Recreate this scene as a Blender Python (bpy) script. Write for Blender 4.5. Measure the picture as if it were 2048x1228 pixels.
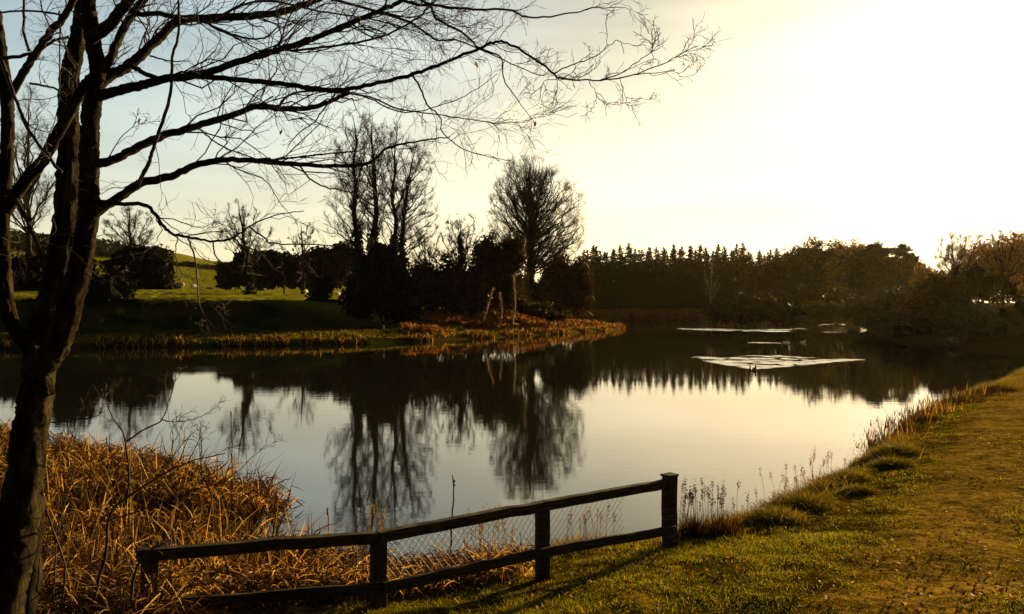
import bpy, math
import numpy as np
from mathutils import Vector
R_ = math.radians
F = 1593.0            # focal length in pixels of the 2048 px wide photograph
HOR = 612.0
EYE = 3.3             # camera height above the water
for o in list(bpy.data.objects): bpy.data.objects.remove(o)
scn = bpy.context.scene
COL = scn.collection

# ------------------------------------------------------------------ camera
cam_d = bpy.data.cameras.new('camera'); cam = bpy.data.objects.new('camera', cam_d); COL.objects.link(cam)
cam.location = (0, 0, EYE); cam.rotation_euler = (R_(90.0), 0, 0)
cam_d.sensor_width = 36; cam_d.lens = 36 * F / 2048; cam_d.clip_end = 8000; cam_d.clip_start = 0.05
scn.camera = cam
# ------------------------------------------------------------------ sky and sun
SUN_AZ, SUN_EL = 38.0, 11.5      # degrees right of the view axis, degrees up
sd = Vector((math.sin(R_(SUN_AZ)) * math.cos(R_(SUN_EL)), math.cos(R_(SUN_AZ)) * math.cos(R_(SUN_EL)), math.sin(R_(SUN_EL))))
w = bpy.data.worlds.new("World"); scn.world = w; w.use_nodes = True
nt = w.node_tree; nt.nodes.clear()
def N(t, **k):
    n = nt.nodes.new(t)
    for a, b in k.items(): setattr(n, a, b)
    return n
def L(a, b): nt.links.new(a, b)
def MATH(op, a, b=None, c=None, clamp=False):
    n = N('ShaderNodeMath', operation=op, use_clamp=clamp)
    for i, v in enumerate((a, b, c)):
        if v is None: continue
        if isinstance(v, (int, float)): n.inputs[i].default_value = v
        else: L(v, n.inputs[i])
    return n.outputs[0]
def MIXC(f, a, b, bt='MIX'):
    n = N('ShaderNodeMix', data_type='RGBA', blend_type=bt)
    for s, v in ((n.inputs[0], f), (n.inputs[6], a), (n.inputs[7], b)):
        if isinstance(v, (int, float)): s.default_value = v
        elif isinstance(v, tuple): s.default_value = (*v, 1)
        else: L(v, s)
    return n.outputs[2]
sky = N('ShaderNodeTexSky', sky_type='NISHITA', sun_disc=False)
sky.sun_elevation = R_(SUN_EL); sky.sun_rotation = R_(SUN_AZ)
sky.altitude = 50; sky.air_density = 1.0; sky.dust_density = 2.2; sky.ozone_density = 1.2
tc = N('ShaderNodeTexCoord')
nrm = N('ShaderNodeVectorMath', operation='NORMALIZE'); L(tc.outputs['Generated'], nrm.inputs[0])
D3 = nrm.outputs[0]
dot = N('ShaderNodeVectorMath', operation='DOT_PRODUCT'); L(D3, dot.inputs[0]); dot.inputs[1].default_value = sd
cosang = MATH('MAXIMUM', dot.outputs['Value'], 0.0)
sep = N('ShaderNodeSeparateXYZ'); L(D3, sep.inputs[0])
# thin high veil lit by the low sun, denser round the sun and streaked along its layers
vmap = N('ShaderNodeMapping'); L(D3, vmap.inputs[0]); vmap.inputs['Rotation'].default_value = (0, R_(14), 0); vmap.inputs['Scale'].default_value = (1.2, 1.2, 6.5)
vn = N('ShaderNodeTexNoise'); L(vmap.outputs[0], vn.inputs['Vector']); vn.inputs['Scale'].default_value = 1.3; vn.inputs['Detail'].default_value = 3; vn.inputs['Roughness'].default_value = .45
streak = MATH('MULTIPLY_ADD', vn.outputs['Fac'], 1.6, 0.2)
g_wide = MATH('MULTIPLY', MATH('POWER', cosang, 5.0), streak)
g_core = MATH('POWER', cosang, 22.0)
hz = MATH('POWER', MATH('SUBTRACT', 1.0, MATH('ABSOLUTE', sep.outputs['Z'])), 7.0)
front = MATH('MULTIPLY_ADD', MATH('POWER', cosang, 1.5), 0.65, 0.35)
SKY_STR = 0.1
base = MIXC(1.0, sky.outputs[0], (1.40, 1.43, 1.62), 'MULTIPLY')
def SCALE(col, f):
    n = N('ShaderNodeVectorMath', operation='SCALE'); n.inputs[0].default_value = col; L(f, n.inputs['Scale']); return n.outputs[0]
def SCALE3(v, f):
    n = N('ShaderNodeVectorMath', operation='SCALE'); L(v, n.inputs[0]); L(f, n.inputs['Scale']); return n.outputs[0]
def ADD(a, b):
    n = N('ShaderNodeVectorMath', operation='ADD'); L(a, n.inputs[0]); L(b, n.inputs[1]); return n.outputs[0]
c = base
c = ADD(c, SCALE((1.1, 1.0, .85), g_wide))
c = ADD(c, SCALE((1.2, 1.1, .8), g_core))
c = ADD(c, SCALE((3.7, 2.6, 0.45), MATH('MULTIPLY', hz, front)))
# one small bright cloud
cd = Vector(((1045 - 1024) / F, 1.0, (HOR - 228) / F)).normalized()
cv = N('ShaderNodeVectorMath', operation='SUBTRACT'); L(D3, cv.inputs[0]); cv.inputs[1].default_value = cd
cs = N('ShaderNodeVectorMath', operation='MULTIPLY'); L(cv.outputs[0], cs.inputs[0]); cs.inputs[1].default_value = (1.0, 1.0, 2.4)
cl = N('ShaderNodeVectorMath', operation='LENGTH'); L(cs.outputs[0], cl.inputs[0])
cn = N('ShaderNodeTexNoise'); L(D3, cn.inputs['Vector']); cn.inputs['Scale'].default_value = 42; cn.inputs['Detail'].default_value = 5
cm = MATH('MULTIPLY', MATH('SUBTRACT', MATH('MULTIPLY_ADD', cn.outputs['Fac'], 0.075, 0.0), cl.outputs['Value']), 60.0, clamp=True)
c = ADD(c, SCALE((4.0, 3.3, 2.4), cm))
# dimming added to the unseen sky overhead and behind the viewer, cutting fill light
by = MATH('SMOOTH_MIN', MATH('MULTIPLY_ADD', sep.outputs['Y'], 1.1, 0.55), 1.0, 0.3)
bz = MATH('SUBTRACT', 1.0, MATH('MULTIPLY', MATH('SUBTRACT', sep.outputs['Z'], 0.42), 2.2, clamp=True))
dim = MATH('MULTIPLY', MATH('MAXIMUM', by, 0.1), MATH('MAXIMUM', bz, 0.2))
c = SCALE3(c, dim)
# a soft slanting edge of thin grey cloud across the upper right
ln_ = MATH('SUBTRACT', MATH('SUBTRACT', sep.outputs['Z'], MATH('MULTIPLY', sep.outputs['X'], .128)), .15)
cl2 = MATH('MULTIPLY_ADD', MATH('ADD', ln_, MATH('MULTIPLY_ADD', vn.outputs['Fac'], .22, -.11)), 6.0, 0.0, clamp=True)
rgt = MATH('MULTIPLY_ADD', sep.outputs['X'], 3.0, .55, clamp=True)
cf = MATH('MULTIPLY', cl2, rgt)
c = SCALE3(c, MATH('SUBTRACT', 1.0, MATH('MULTIPLY', cf, .56)))
c = MIXC(MATH('MULTIPLY', cf, .9), c, MIXC(1.0, c, (1.05, 1.01, .76), 'MULTIPLY'))
# soft shoulder so the veil round the sun stays cream instead of growing without limit
spc = N('ShaderNodeSeparateXYZ'); L(c, spc.inputs[0]); cmb = N('ShaderNodeCombineXYZ')
for i_, lim in enumerate((9.2, 7.45, 4.35)):
    e_ = MATH('SUBTRACT', 1.0, MATH('EXPONENT', MATH('MULTIPLY', spc.outputs[i_], -1.0 / lim))); L(MATH('MULTIPLY', e_, lim), cmb.inputs[i_])
wn = N('ShaderNodeTexNoise'); wm = N('ShaderNodeMapping'); L(D3, wm.inputs[0]); wm.inputs['Rotation'].default_value = (0, R_(8), 0); wm.inputs['Scale'].default_value = (1.5, 1.5, 9)
L(wm.outputs[0], wn.inputs['Vector']); wn.inputs['Scale'].default_value = 2.2; wn.inputs['Detail'].default_value = 5; wn.inputs['Roughness'].default_value = .5
c = SCALE3(cmb.outputs[0], MATH('MULTIPLY_ADD', wn.outputs['Fac'], -.55, 1.26))
c = ADD(c, SCALE((2.5, 2.4, 2.6), MATH('POWER', cosang, 32.0)))
bg = N('ShaderNodeBackground'); L(c, bg.inputs[0]); bg.inputs[1].default_value = SKY_STR
wo = N('ShaderNodeOutputWorld'); L(bg.outputs[0], wo.inputs[0])
sl = bpy.data.lights.new('sun', 'SUN'); sl.energy = 5.0; sl.angle = R_(0.6); sl.color = (1.0, 0.72, 0.32)
so = bpy.data.objects.new('sun', sl); COL.objects.link(so)
so.rotation_euler = (-sd).to_track_quat('-Z', 'Y').to_euler(); so.location = sd * 60
scn.view_settings.view_transform = 'Standard'; scn.view_settings.look = 'None'
scn.view_settings.exposure = 1.1; scn.view_settings.gamma = 1.0
scn.render.engine = 'CYCLES'
scn.cycles.transparent_max_bounces = 8

# ------------------------------------------------------------------ helpers
def RNG(s): return np.random.default_rng(s)
class MB:
    """collects batches of vertices and faces, builds ONE mesh"""
    def __init__(s): s.V = []; s.Fc = []; s.n = 0
    def add(s, V, Fa):
        V = np.asarray(V, float).reshape(-1, 3); s.V.append(V); s.Fc.append(np.asarray(Fa, int) + s.n); s.n += len(V)
    def mesh(s, name, smooth=True):
        V = np.concatenate(s.V); me = bpy.data.meshes.new(name)
        me.vertices.add(len(V)); me.vertices.foreach_set('co', V.ravel().astype(np.float32))
        nl = sum(f.size for f in s.Fc); nf = sum(len(f) for f in s.Fc)
        me.loops.add(nl); me.polygons.add(nf)
        me.loops.foreach_set('vertex_index', np.concatenate([f.ravel() for f in s.Fc]).astype(np.int32))
        tot = np.concatenate([np.full(len(f), f.shape[1]) for f in s.Fc]); st = np.concatenate([[0], np.cumsum(tot)[:-1]])
        me.polygons.foreach_set('loop_start', st.astype(np.int32)); me.polygons.foreach_set('loop_total', tot.astype(np.int32))
        me.polygons.foreach_set('use_smooth', np.full(nf, smooth))
        me.update(calc_edges=True); return me
    def build(s, name, mat, parent=None, smooth=True, origin=None):
        if origin is not None: s.V = [v - np.array(origin) for v in s.V]
        me = s.mesh(name, smooth)
        if mat: me.materials.append(mat)
        o = bpy.data.objects.new(name, me); COL.objects.link(o)
        if origin is not None: o.location = origin
        if parent: o.parent = parent
        return o
def tag(o, label=None, cat=None, group=None, kind=None):
    for k, v in (('label', label), ('category', cat), ('group', group), ('kind', kind)):
        if v: o[k] = v
    return o
def empty(name, loc=(0, 0, 0), rz=0, s=1.0):
    o = bpy.data.objects.new(name, None); COL.objects.link(o); o.location = loc; o.rotation_euler = (0, 0, rz); o.scale = (s, s, s)
    o.empty_display_size = .2; return o
def dup(o, parent=None):
    c_ = o.copy(); COL.objects.link(c_)
    if parent: c_.parent = parent
    for ch in list(o.children): dup(ch, c_)
    return c_
def unit(v): return v / np.maximum(np.linalg.norm(v, axis=-1, keepdims=True), 1e-9)
def tubes(mb, P, Rr, n=5, cap=True):
    """P (N,K,3) polylines, Rr (N,K) radii"""
    P = np.asarray(P, float); Rr = np.asarray(Rr, float)
    if P.ndim == 2: P = P[None]; Rr = Rr[None]
    N_, K = P.shape[:2]
    T = unit(np.gradient(P, axis=1)); ch = unit(P[:, -1] - P[:, 0])
    ref = np.where(np.abs(ch[:, 2:3]) > .8, np.array([[0.3, 1., 0]]), np.array([[0.1, 0.2, 1.]]))
    A = unit(np.cross(T, ref[:, None])); B = np.cross(T, A)
    a = np.linspace(0, 2 * np.pi, n, endpoint=False)
    V = P[:, :, None] + Rr[:, :, None, None] * (A[:, :, None] * np.cos(a)[None, None, :, None] + B[:, :, None] * np.sin(a)[None, None, :, None])
    i = np.arange(N_)[:, None, None] * K * n; k = np.arange(K - 1)[None, :, None] * n; j = np.arange(n)[None, None]
    j2 = (j + 1) % n
    Q = np.stack([i + k + j, i + k + j2, i + k + n + j2, i + k + n + j], -1).reshape(-1, 4)
    mb.add(V, Q)
    if cap and n > 4:
        base0 = mb.n - N_ * K * n
        f = base0 + (np.arange(N_) * K * n)[:, None] + (K - 1) * n + np.arange(n)[None]
        mb.Fc.append(f)
def ribbons(mb, P, W):
    """P (N,K,3), W (N,K,3) half width vectors"""
    N_, K = P.shape[:2]
    V = np.stack([P - W, P + W], 2)
    i = np.arange(N_)[:, None] * K * 2; k = np.arange(K - 1)[None] * 2; b = i + k
    mb.add(V, np.stack([b, b + 1, b + 3, b + 2], -1).reshape(-1, 4))
def quads(mb, C, rng, size, aspect=1.6, vert=0.0):
    n = len(C); a = unit(rng.normal(size=(n, 3)) + np.array([0, 0, vert])); b = unit(np.cross(a, rng.normal(size=(n, 3))))
    s = size * rng.uniform(.55, 1.3, (n, 1)) if np.isscalar(size) else size[:, None]
    a = a * s * .5 * aspect; b = b * s * .5
    V = np.stack([C - a, C + b * .9 - a * .1, C + a, C - b * .9 + a * .1], 1)
    mb.add(V, np.arange(n * 4).reshape(-1, 4))
def catmull(P, m=6):
    P = np.asarray(P, float); Q = np.vstack([2 * P[0] - P[1], P, 2 * P[-1] - P[-2]]); out = []
    for i in range(1, len(Q) - 2):
        t = np.linspace(0, 1, m, endpoint=False)[:, None]; p0, p1, p2, p3 = Q[i - 1:i + 3]
        out.append(.5 * (2 * p1 + (p2 - p0) * t + (2 * p0 - 5 * p1 + 4 * p2 - p3) * t ** 2 + (3 * p1 - p0 - 3 * p2 + p3) * t ** 3))
    out.append(P[-1:]); return np.vstack(out)
def vnoise(X, Y, s=1.0, seed=0):
    """cheap smooth value noise in numpy, -1..1"""
    x = np.asarray(X) * s + seed * 17.3; y = np.asarray(Y) * s - seed * 9.1
    xi = np.floor(x).astype(int); yi = np.floor(y).astype(int); fx = x - xi; fy = y - yi
    def h(a, b):
        v = np.sin(a * 127.1 + b * 311.7 + seed * 7.7) * 43758.5453; return (v - np.floor(v)) * 2 - 1
    fx = fx * fx * (3 - 2 * fx); fy = fy * fy * (3 - 2 * fy)
    return (h(xi, yi) * (1 - fx) + h(xi + 1, yi) * fx) * (1 - fy) + (h(xi, yi + 1) * (1 - fx) + h(xi + 1, yi + 1) * fx) * fy

# ------------------------------------------------------------------ terrain
def wpt(px, py, z=0.0):            # the place on level z seen at that pixel
    D = (EYE - z) * F / (py - HOR); return ((px - 1024) / F * D, D)
def at(px, D): return ((px - 1024) / F * D, D)
def zpix(py, D): return EYE + (HOR - py) / F * D
near_px = [(2200, 722), (2048, 742), (1990, 765), (1900, 800), (1830, 830), (1770, 875), (1740, 908), (1650, 962), (1560, 1008), (1490, 1040), (1400, 1064),
           (1300, 1078), (1200, 1090), (1100, 1108), (1000, 1130), (900, 1146), (800, 1140), (700, 1132), (560, 1120), (430, 1106), (425, 1092), (490, 1058), (532, 1018), (518, 986),
           (415, 956), (320, 926), (200, 908), (100, 888), (0, 870), (-300, 825), (-800, 770), (-1500, 742)]
far_px = [(-1500, 703), (-300, 700), (0, 698), (150, 696), (400, 692), (600, 689), (740, 686), (850, 681), (1000, 673), (1150, 664), (1215, 660), (1250, 655), (1245, 651), (1180, 648), (1150, 642),
          (1280, 639), (1400, 639), (1405, 645), (1500, 647), (1600, 646), (1640, 641), (1700, 641), (1725, 650), (1745, 664), (1790, 680), (1900, 692), (2100, 703), (2300, 712)]
LAKE = np.array([wpt(*p) for p in near_px[::-1] + [] ] + [])
LAKE = np.array([wpt(*p) for p in near_px] + [wpt(*p) for p in far_px])
def seg_dist(X, Y, poly):
    X = np.asarray(X, float); Y = np.asarray(Y, float); d = np.full(X.shape, 1e9); ins = np.zeros(X.shape, bool)
    for i in range(len(poly)):
        ax, ay = poly[i]; bx, by = poly[(i + 1) % len(poly)]
        ex, ey = bx - ax, by - ay; t = np.clip(((X - ax) * ex + (Y - ay) * ey) / (ex * ex + ey * ey), 0, 1)
        d = np.minimum(d, np.hypot(X - ax - t * ex, Y - ay - t * ey))
        c1 = (ay > Y) != (by > Y)
        with np.errstate(divide='ignore', invalid='ignore'): xi = ax + (Y - ay) / (by - ay if by != ay else 1e-9) * ex
        ins ^= c1 & (X < xi)
    return d, ins
DD = [0, .6, 4, 8, 14, 22, 36, 60, 115, 185, 300, 435, 835, 1500, 5000]
COLS = [(-2000, [0, .45, .7, .9, 1.0, 3.9, 4.6, 5.6, 8, 8.6, 17, 34, 80, 70, 60]),
        (0,     [0, .45, .7, .9, 1.0, 3.9, 4.6, 5.6, 8, 8.6, 17, 34, 77, 70, 60]),
        (200,   [0, .45, .7, .9, 1.0, 3.9, 4.6, 5.6, 8, 8.6, 17, 34, 74, 70, 60]),
        (340,   [0, .45, .7, .9, 1.0, 3.9, 4.6, 5.6, 8, 8.6, 17, 34, 66, 60, 50]),
        (440,   [0, .45, .7, .9, 1.0, 3.9, 4.6, 5.6, 8, 8.6, 17, 33, 57, 50, 40]),
        (640,   [0, .45, .7, .9, 1.0, 3.9, 4.6, 5.6, 8, 8.6, 14, 24, 46, 40, 30]),
        (760,   [0, .45, .7, .9, 1.2, 3.6, 4.3, 5.2, 7, 7.5, 11, 16, 34, 30, 20]),
        (850,   [0, .40, .7, 1.2, 2.0, 3.0, 3.4, 4.0, 5, 5, 7, 10, 25, 20, 15]),
        (1050,  [0, .40, .7, 1.5, 2.6, 3.7, 3.9, 3.6, 2.5, 3, 3, 4, 10, 8, 8]),
        (1150,  [0, .35, .6, .8, 1.0, 1.3, 1.6, 2, 2, 2, 3, 4, 8, 8, 8]),
        (1250,  [0, .30, .8, 1.4, 1.7, 1.8, 2.0, 2, 2, 2, 3, 4, 8, 8, 8]),
        (1740,  [0, .40, 1.0, 1.5, 2.0, 2.5, 3.0, 3, 3, 3, 3, 4, 8, 8, 8]),
        (4000,  [0, .40, 1.0, 1.5, 2.0, 2.5, 3.0, 3, 3, 3, 3, 4, 8, 8, 8])]
CP = np.array([c_[0] for c_ in COLS], float); CZ = np.array([c_[1] for c_ in COLS], float)
def far_z(X, Y, d):
    px = np.clip(1024 + F * X / np.maximum(Y, 20), -1999, 3999)
    k = np.clip(np.searchsorted(CP, px) - 1, 0, len(CP) - 2); f = (px - CP[k]) / (CP[k + 1] - CP[k]); f = f * f * (3 - 2 * f)
    j = np.clip(np.searchsorted(DD, d) - 1, 0, len(DD) - 2); g = (d - np.array(DD)[j]) / (np.array(DD)[j + 1] - np.array(DD)[j])
    return (CZ[k, j] * (1 - g) + CZ[k, j + 1] * g) * (1 - f) + (CZ[k + 1, j] * (1 - g) + CZ[k + 1, j + 1] * g) * f
def tz(X, Y, rough=True):
    X = np.asarray(X, float); Y = np.asarray(Y, float)
    d, ins = seg_dist(X, Y, LAKE)
    zn = np.interp(d, [0, .25, 1.0, 2.2, 4.5, 7.5, 11, 30], [0, .12, .3, .46, .66, .9, 1.25, 1.7])
    # the reed bog on the left is low and wet
    bog = np.clip((-0.2 - X) / 1.2, 0, 1) * np.clip((Y - 8.2 - .15 * (X + 2)) / 1.2, 0, 1) * (Y < 45)
    zn = zn * (1 - bog) + (0.04 + .03 * np.minimum(d, 2)) * bog
    zf = far_z(X, Y, d)
    k = np.clip((Y - 42) / 8, 0, 1); z = zn * (1 - k) + zf * k
    if rough:
        amp = np.where(Y < 45, .035, .12) * np.clip(d / 1.5, 0, 1)
        z = z + amp * (vnoise(X, Y, .9, 1) + .6 * vnoise(X, Y, 2.3, 2)) + np.where(Y < 40, .012, 0) * np.clip(d, 0, 1) * vnoise(X, Y, 7, 3)
        z = z + np.where(d > 3, np.clip(d / 60, 0, 1) * .5 * vnoise(X, Y, .03, 5), 0) * (Y > 60)
    return np.where(ins, -np.minimum(d * .5, 1.2) - .02, z)
def tz1(x, y): return float(tz(np.array([x]), np.array([y]))[0])
def polar(angs, rads):
    A, Rr = np.meshgrid(angs, rads, indexing='ij'); X = Rr * np.sin(A); Y = Rr * np.cos(A)
    na, nr = A.shape; i = np.arange(na - 1)[:, None] * nr; j = np.arange(nr - 1)[None]
    Q = np.stack([i + j, i + nr + j, i + nr + j + 1, i + j + 1], -1).reshape(-1, 4)
    return X.ravel(), Y.ravel(), Q[:, ::-1]

# ------------------------------------------------------------------ materials
def mat(name, build):
    global nt
    m = bpy.data.materials.new(name); m.use_nodes = True; nt_old = nt; nt = m.node_tree; nt.nodes.clear()
    sh = build(); o = N('ShaderNodeOutputMaterial'); L(sh, o.inputs['Surface']); nt = nt_old; return m
def RAMP(fac, stops):
    n = N('ShaderNodeValToRGB'); L(fac, n.inputs[0]); e = n.color_ramp.elements
    while len(e) < len(stops): e.new(.5)
    for el, (p, c_) in zip(e, stops): el.position = p; el.color = (*c_, 1)
    return n.outputs[0]
def NOISE(scale, detail=4, rough=.55, vec=None, dist=0.0):
    n = N('ShaderNodeTexNoise'); n.inputs['Scale'].default_value = scale; n.inputs['Detail'].default_value = detail; n.inputs['Roughness'].default_value = rough; n.inputs['Distortion'].default_value = dist
    if vec is not None: L(vec, n.inputs['Vector'])
    return n.outputs['Fac']
def OBJ(): return N('ShaderNodeTexCoord').outputs['Object']
def POS(): return N('ShaderNodeNewGeometry').outputs['Position']
def PRIN(col, rough=.8, bump=None, bstr=.3, bdist=.02, spec=.3):
    p = N('ShaderNodeBsdfPrincipled')
    if isinstance(col, tuple): p.inputs['Base Color'].default_value = (*col, 1)
    else: L(col, p.inputs['Base Color'])
    if isinstance(rough, float): p.inputs['Roughness'].default_value = rough
    else: L(rough, p.inputs['Roughness'])
    p.inputs['Specular IOR Level'].default_value = spec
    if bump is not None:
        b = N('ShaderNodeBump'); b.inputs['Strength'].default_value = bstr; b.inputs['Distance'].default_value = bdist; L(bump, b.inputs['Height']); L(b.outputs[0], p.inputs['Normal'])
    return p.outputs[0]
def leafmat(name, stops, trans=.35, tint=(1.2, 1.0, .5), rough=.6):
    def b():
        g = N('ShaderNodeNewGeometry'); oi = N('ShaderNodeObjectInfo')
        v = MATH('ADD', g.outputs['Random Per Island'], MATH('MULTIPLY_ADD', oi.outputs['Random'], .3, -.15), clamp=True)
        col = RAMP(v, stops)
        p = PRIN(col, rough, spec=.03)
        t = N('ShaderNodeBsdfTranslucent'); L(MIXC(1.0, col, tint, 'MULTIPLY'), t.inputs[0])
        m = N('ShaderNodeMixShader'); m.inputs[0].default_value = trans; L(p, m.inputs[1]); L(t.outputs[0], m.inputs[2]); return m.outputs[0]
    return mat(name, b)
M = {}
M['evergreen'] = leafmat('evergreen', [(0, (.008, .011, .004)), (.5, (.014, .018, .006)), (1, (.026, .028, .009))], .08)
M['ivy'] = leafmat('ivy', [(0, (.012, .02, .006)), (.6, (.03, .04, .01)), (1, (.06, .065, .018))], .12)
M['conifer'] = leafmat('conifer', [(0, (.014, .016, .005)), (1, (.034, .032, .01))], .15)
M['pine'] = leafmat('pine', [(0, (.016, .018, .006)), (1, (.04, .038, .012))], .15)
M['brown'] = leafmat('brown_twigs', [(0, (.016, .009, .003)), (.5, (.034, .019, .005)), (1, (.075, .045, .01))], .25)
M['olive'] = leafmat('olive_twigs', [(0, (.025, .02, .006)), (1, (.07, .055, .016))], .25)
M['russet'] = leafmat('russet', [(0, (.12, .04, .012)), (.5, (.2, .08, .02)), (1, (.3, .16, .04))], .35)
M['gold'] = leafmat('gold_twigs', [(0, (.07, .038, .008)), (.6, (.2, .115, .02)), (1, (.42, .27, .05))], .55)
M['reed'] = leafmat('dead_reed', [(0, (.02, .009, .003)), (.5, (.026, .011, .003)), (.86, (.13, .058, .01)), (1, (.85, .52, .13))], .3, (1.1, .9, .5))
M['straw'] = leafmat('straw', [(0, (.07, .033, .01)), (.5, (.18, .1, .028)), (1, (.42, .28, .09))], .45, (1.1, .9, .5))
M['grass'] = leafmat('grass_blades', [(0, (.05, .045, .004)), (.4, (.14, .16, .006)), (.8, (.23, .23, .01)), (1, (.42, .3, .04))], .5, (1.3, 1.1, .25))
M['dry'] = leafmat('dry_grass_blades', [(0, (.09, .05, .007)), (.5, (.27, .17, .02)), (1, (.55, .4, .08))], .35, (1.2, 1, .4))
M['tussock'] = leafmat('tussock_blades', [(0, (.05, .045, .008)), (.5, (.11, .105, .01)), (.8, (.2, .15, .02)), (1, (.36, .26, .05))], .5, (1.2, 1.0, .35))
M['deadleaf'] = leafmat('dead_leaf', [(0, (.03, .012, .005)), (.6, (.14, .055, .015)), (.88, (.3, .15, .05)), (1, (.8, .65, .42))], .2)
M['wool'] = mat('wool', lambda: PRIN((.62, .55, .42), .95, NOISE(18, 3, .6, OBJ()), .5, .03))
M['face_dark'] = mat('dark_face', lambda: PRIN((.03, .025, .02), .8))
M['farbark'] = mat('far_bark', lambda: PRIN(RAMP(NOISE(3, 4, .6, OBJ()), [(.3, (.025, .017, .009)), (.7, (.06, .043, .024))]), .9, spec=.03))
M['palebark'] = mat('pale_bark', lambda: PRIN(RAMP(NOISE(2.2, 4, .6, OBJ()), [(.4, (.05, .04, .02)), (.6, (.5, .42, .28))]), .8))
def _bark():
    v = OBJ(); mp = N('ShaderNodeMapping'); L(v, mp.inputs[0]); mp.inputs['Scale'].default_value = (1, 1, .28)
    n = NOISE(22, 6, .65, mp.outputs[0]); n2 = NOISE(5, 4, .6, v)
    col = RAMP(n, [(.35, (.006, .004, .002)), (.55, (.022, .015, .007)), (.75, (.07, .045, .018))])
    col = MIXC(RAMP(n2, [(.5, (0, 0, 0)), (.62, (1, 1, 1))]), col, (.04, .03, .008))
    return PRIN(col, .95, n, 1.0, .035, spec=.06)
M['bark'] = mat('mossy_bark', _bark)
M['twigbark'] = mat('twig_bark', lambda: PRIN(RAMP(NOISE(9, 3, .6, OBJ()), [(.35, (.018, .012, .008)), (.65, (.055, .035, .018))]), .75))
def _wood():
    v = OBJ(); mp = N('ShaderNodeMapping'); L(v, mp.inputs[0]); mp.inputs['Scale'].default_value = (.5, .5, 9)
    n = NOISE(9, 5, .6, mp.outputs[0]); n2 = NOISE(4, 4, .6, v)
    col = RAMP(n, [(.38, (.014, .009, .004)), (.5, (.05, .034, .016)), (.62, (.12, .08, .04))]); col = MIXC(RAMP(n2, [(.48, (0, 0, 0)), (.62, (1, 1, 1))]), col, (.04, .042, .01))
    return PRIN(col, .85, n, .9, .02, spec=.05)
M['wood'] = mat('weathered_wood', _wood)
def _wire():
    p = N('ShaderNodeBsdfPrincipled'); p.inputs['Base Color'].default_value = (.16, .14, .11, 1); p.inputs['Metallic'].default_value = .6; p.inputs['Roughness'].default_value = .55; return p.outputs[0]
M['wire'] = mat('rusted_wire', _wire)
def _water():
    p = POS()
    m1 = N('ShaderNodeMapping'); L(p, m1.inputs[0]); m1.inputs['Scale'].default_value = (.35, 1.7, 1)
    n1 = NOISE(1.6, 3, .5, m1.outputs[0])
    m2 = N('ShaderNodeMapping'); L(p, m2.inputs[0]); m2.inputs['Scale'].default_value = (.8, 2.0, 1)
    n2 = NOISE(7, 2, .5, m2.outputs[0])
    patch = RAMP(NOISE(.09, 2, .5, m1.outputs[0]), [(.35, (.25, .25, .25)), (.7, (1, 1, 1))])
    calm = MATH('MULTIPLY', MATH('ADD', MATH('MULTIPLY', n1, .0022), MATH('MULTIPLY', n2, .0006)), patch)
    h = calm
    b = N('ShaderNodeBump'); b.inputs['Strength'].default_value = 1; b.inputs['Distance'].default_value = 1.0; L(h, b.inputs['Height'])
    s = N('ShaderNodeBsdfPrincipled'); s.inputs['Base Color'].default_value = (.014, .014, .007, 1); s.inputs['Roughness'].default_value = .015; s.inputs['IOR'].default_value = 1.6; s.inputs['Specular Tint'].default_value = (1, .955, .84, 1)
    L(b.outputs[0], s.inputs['Normal']); return s.outputs[0]
M['water'] = mat('lake_water', _water)
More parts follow.
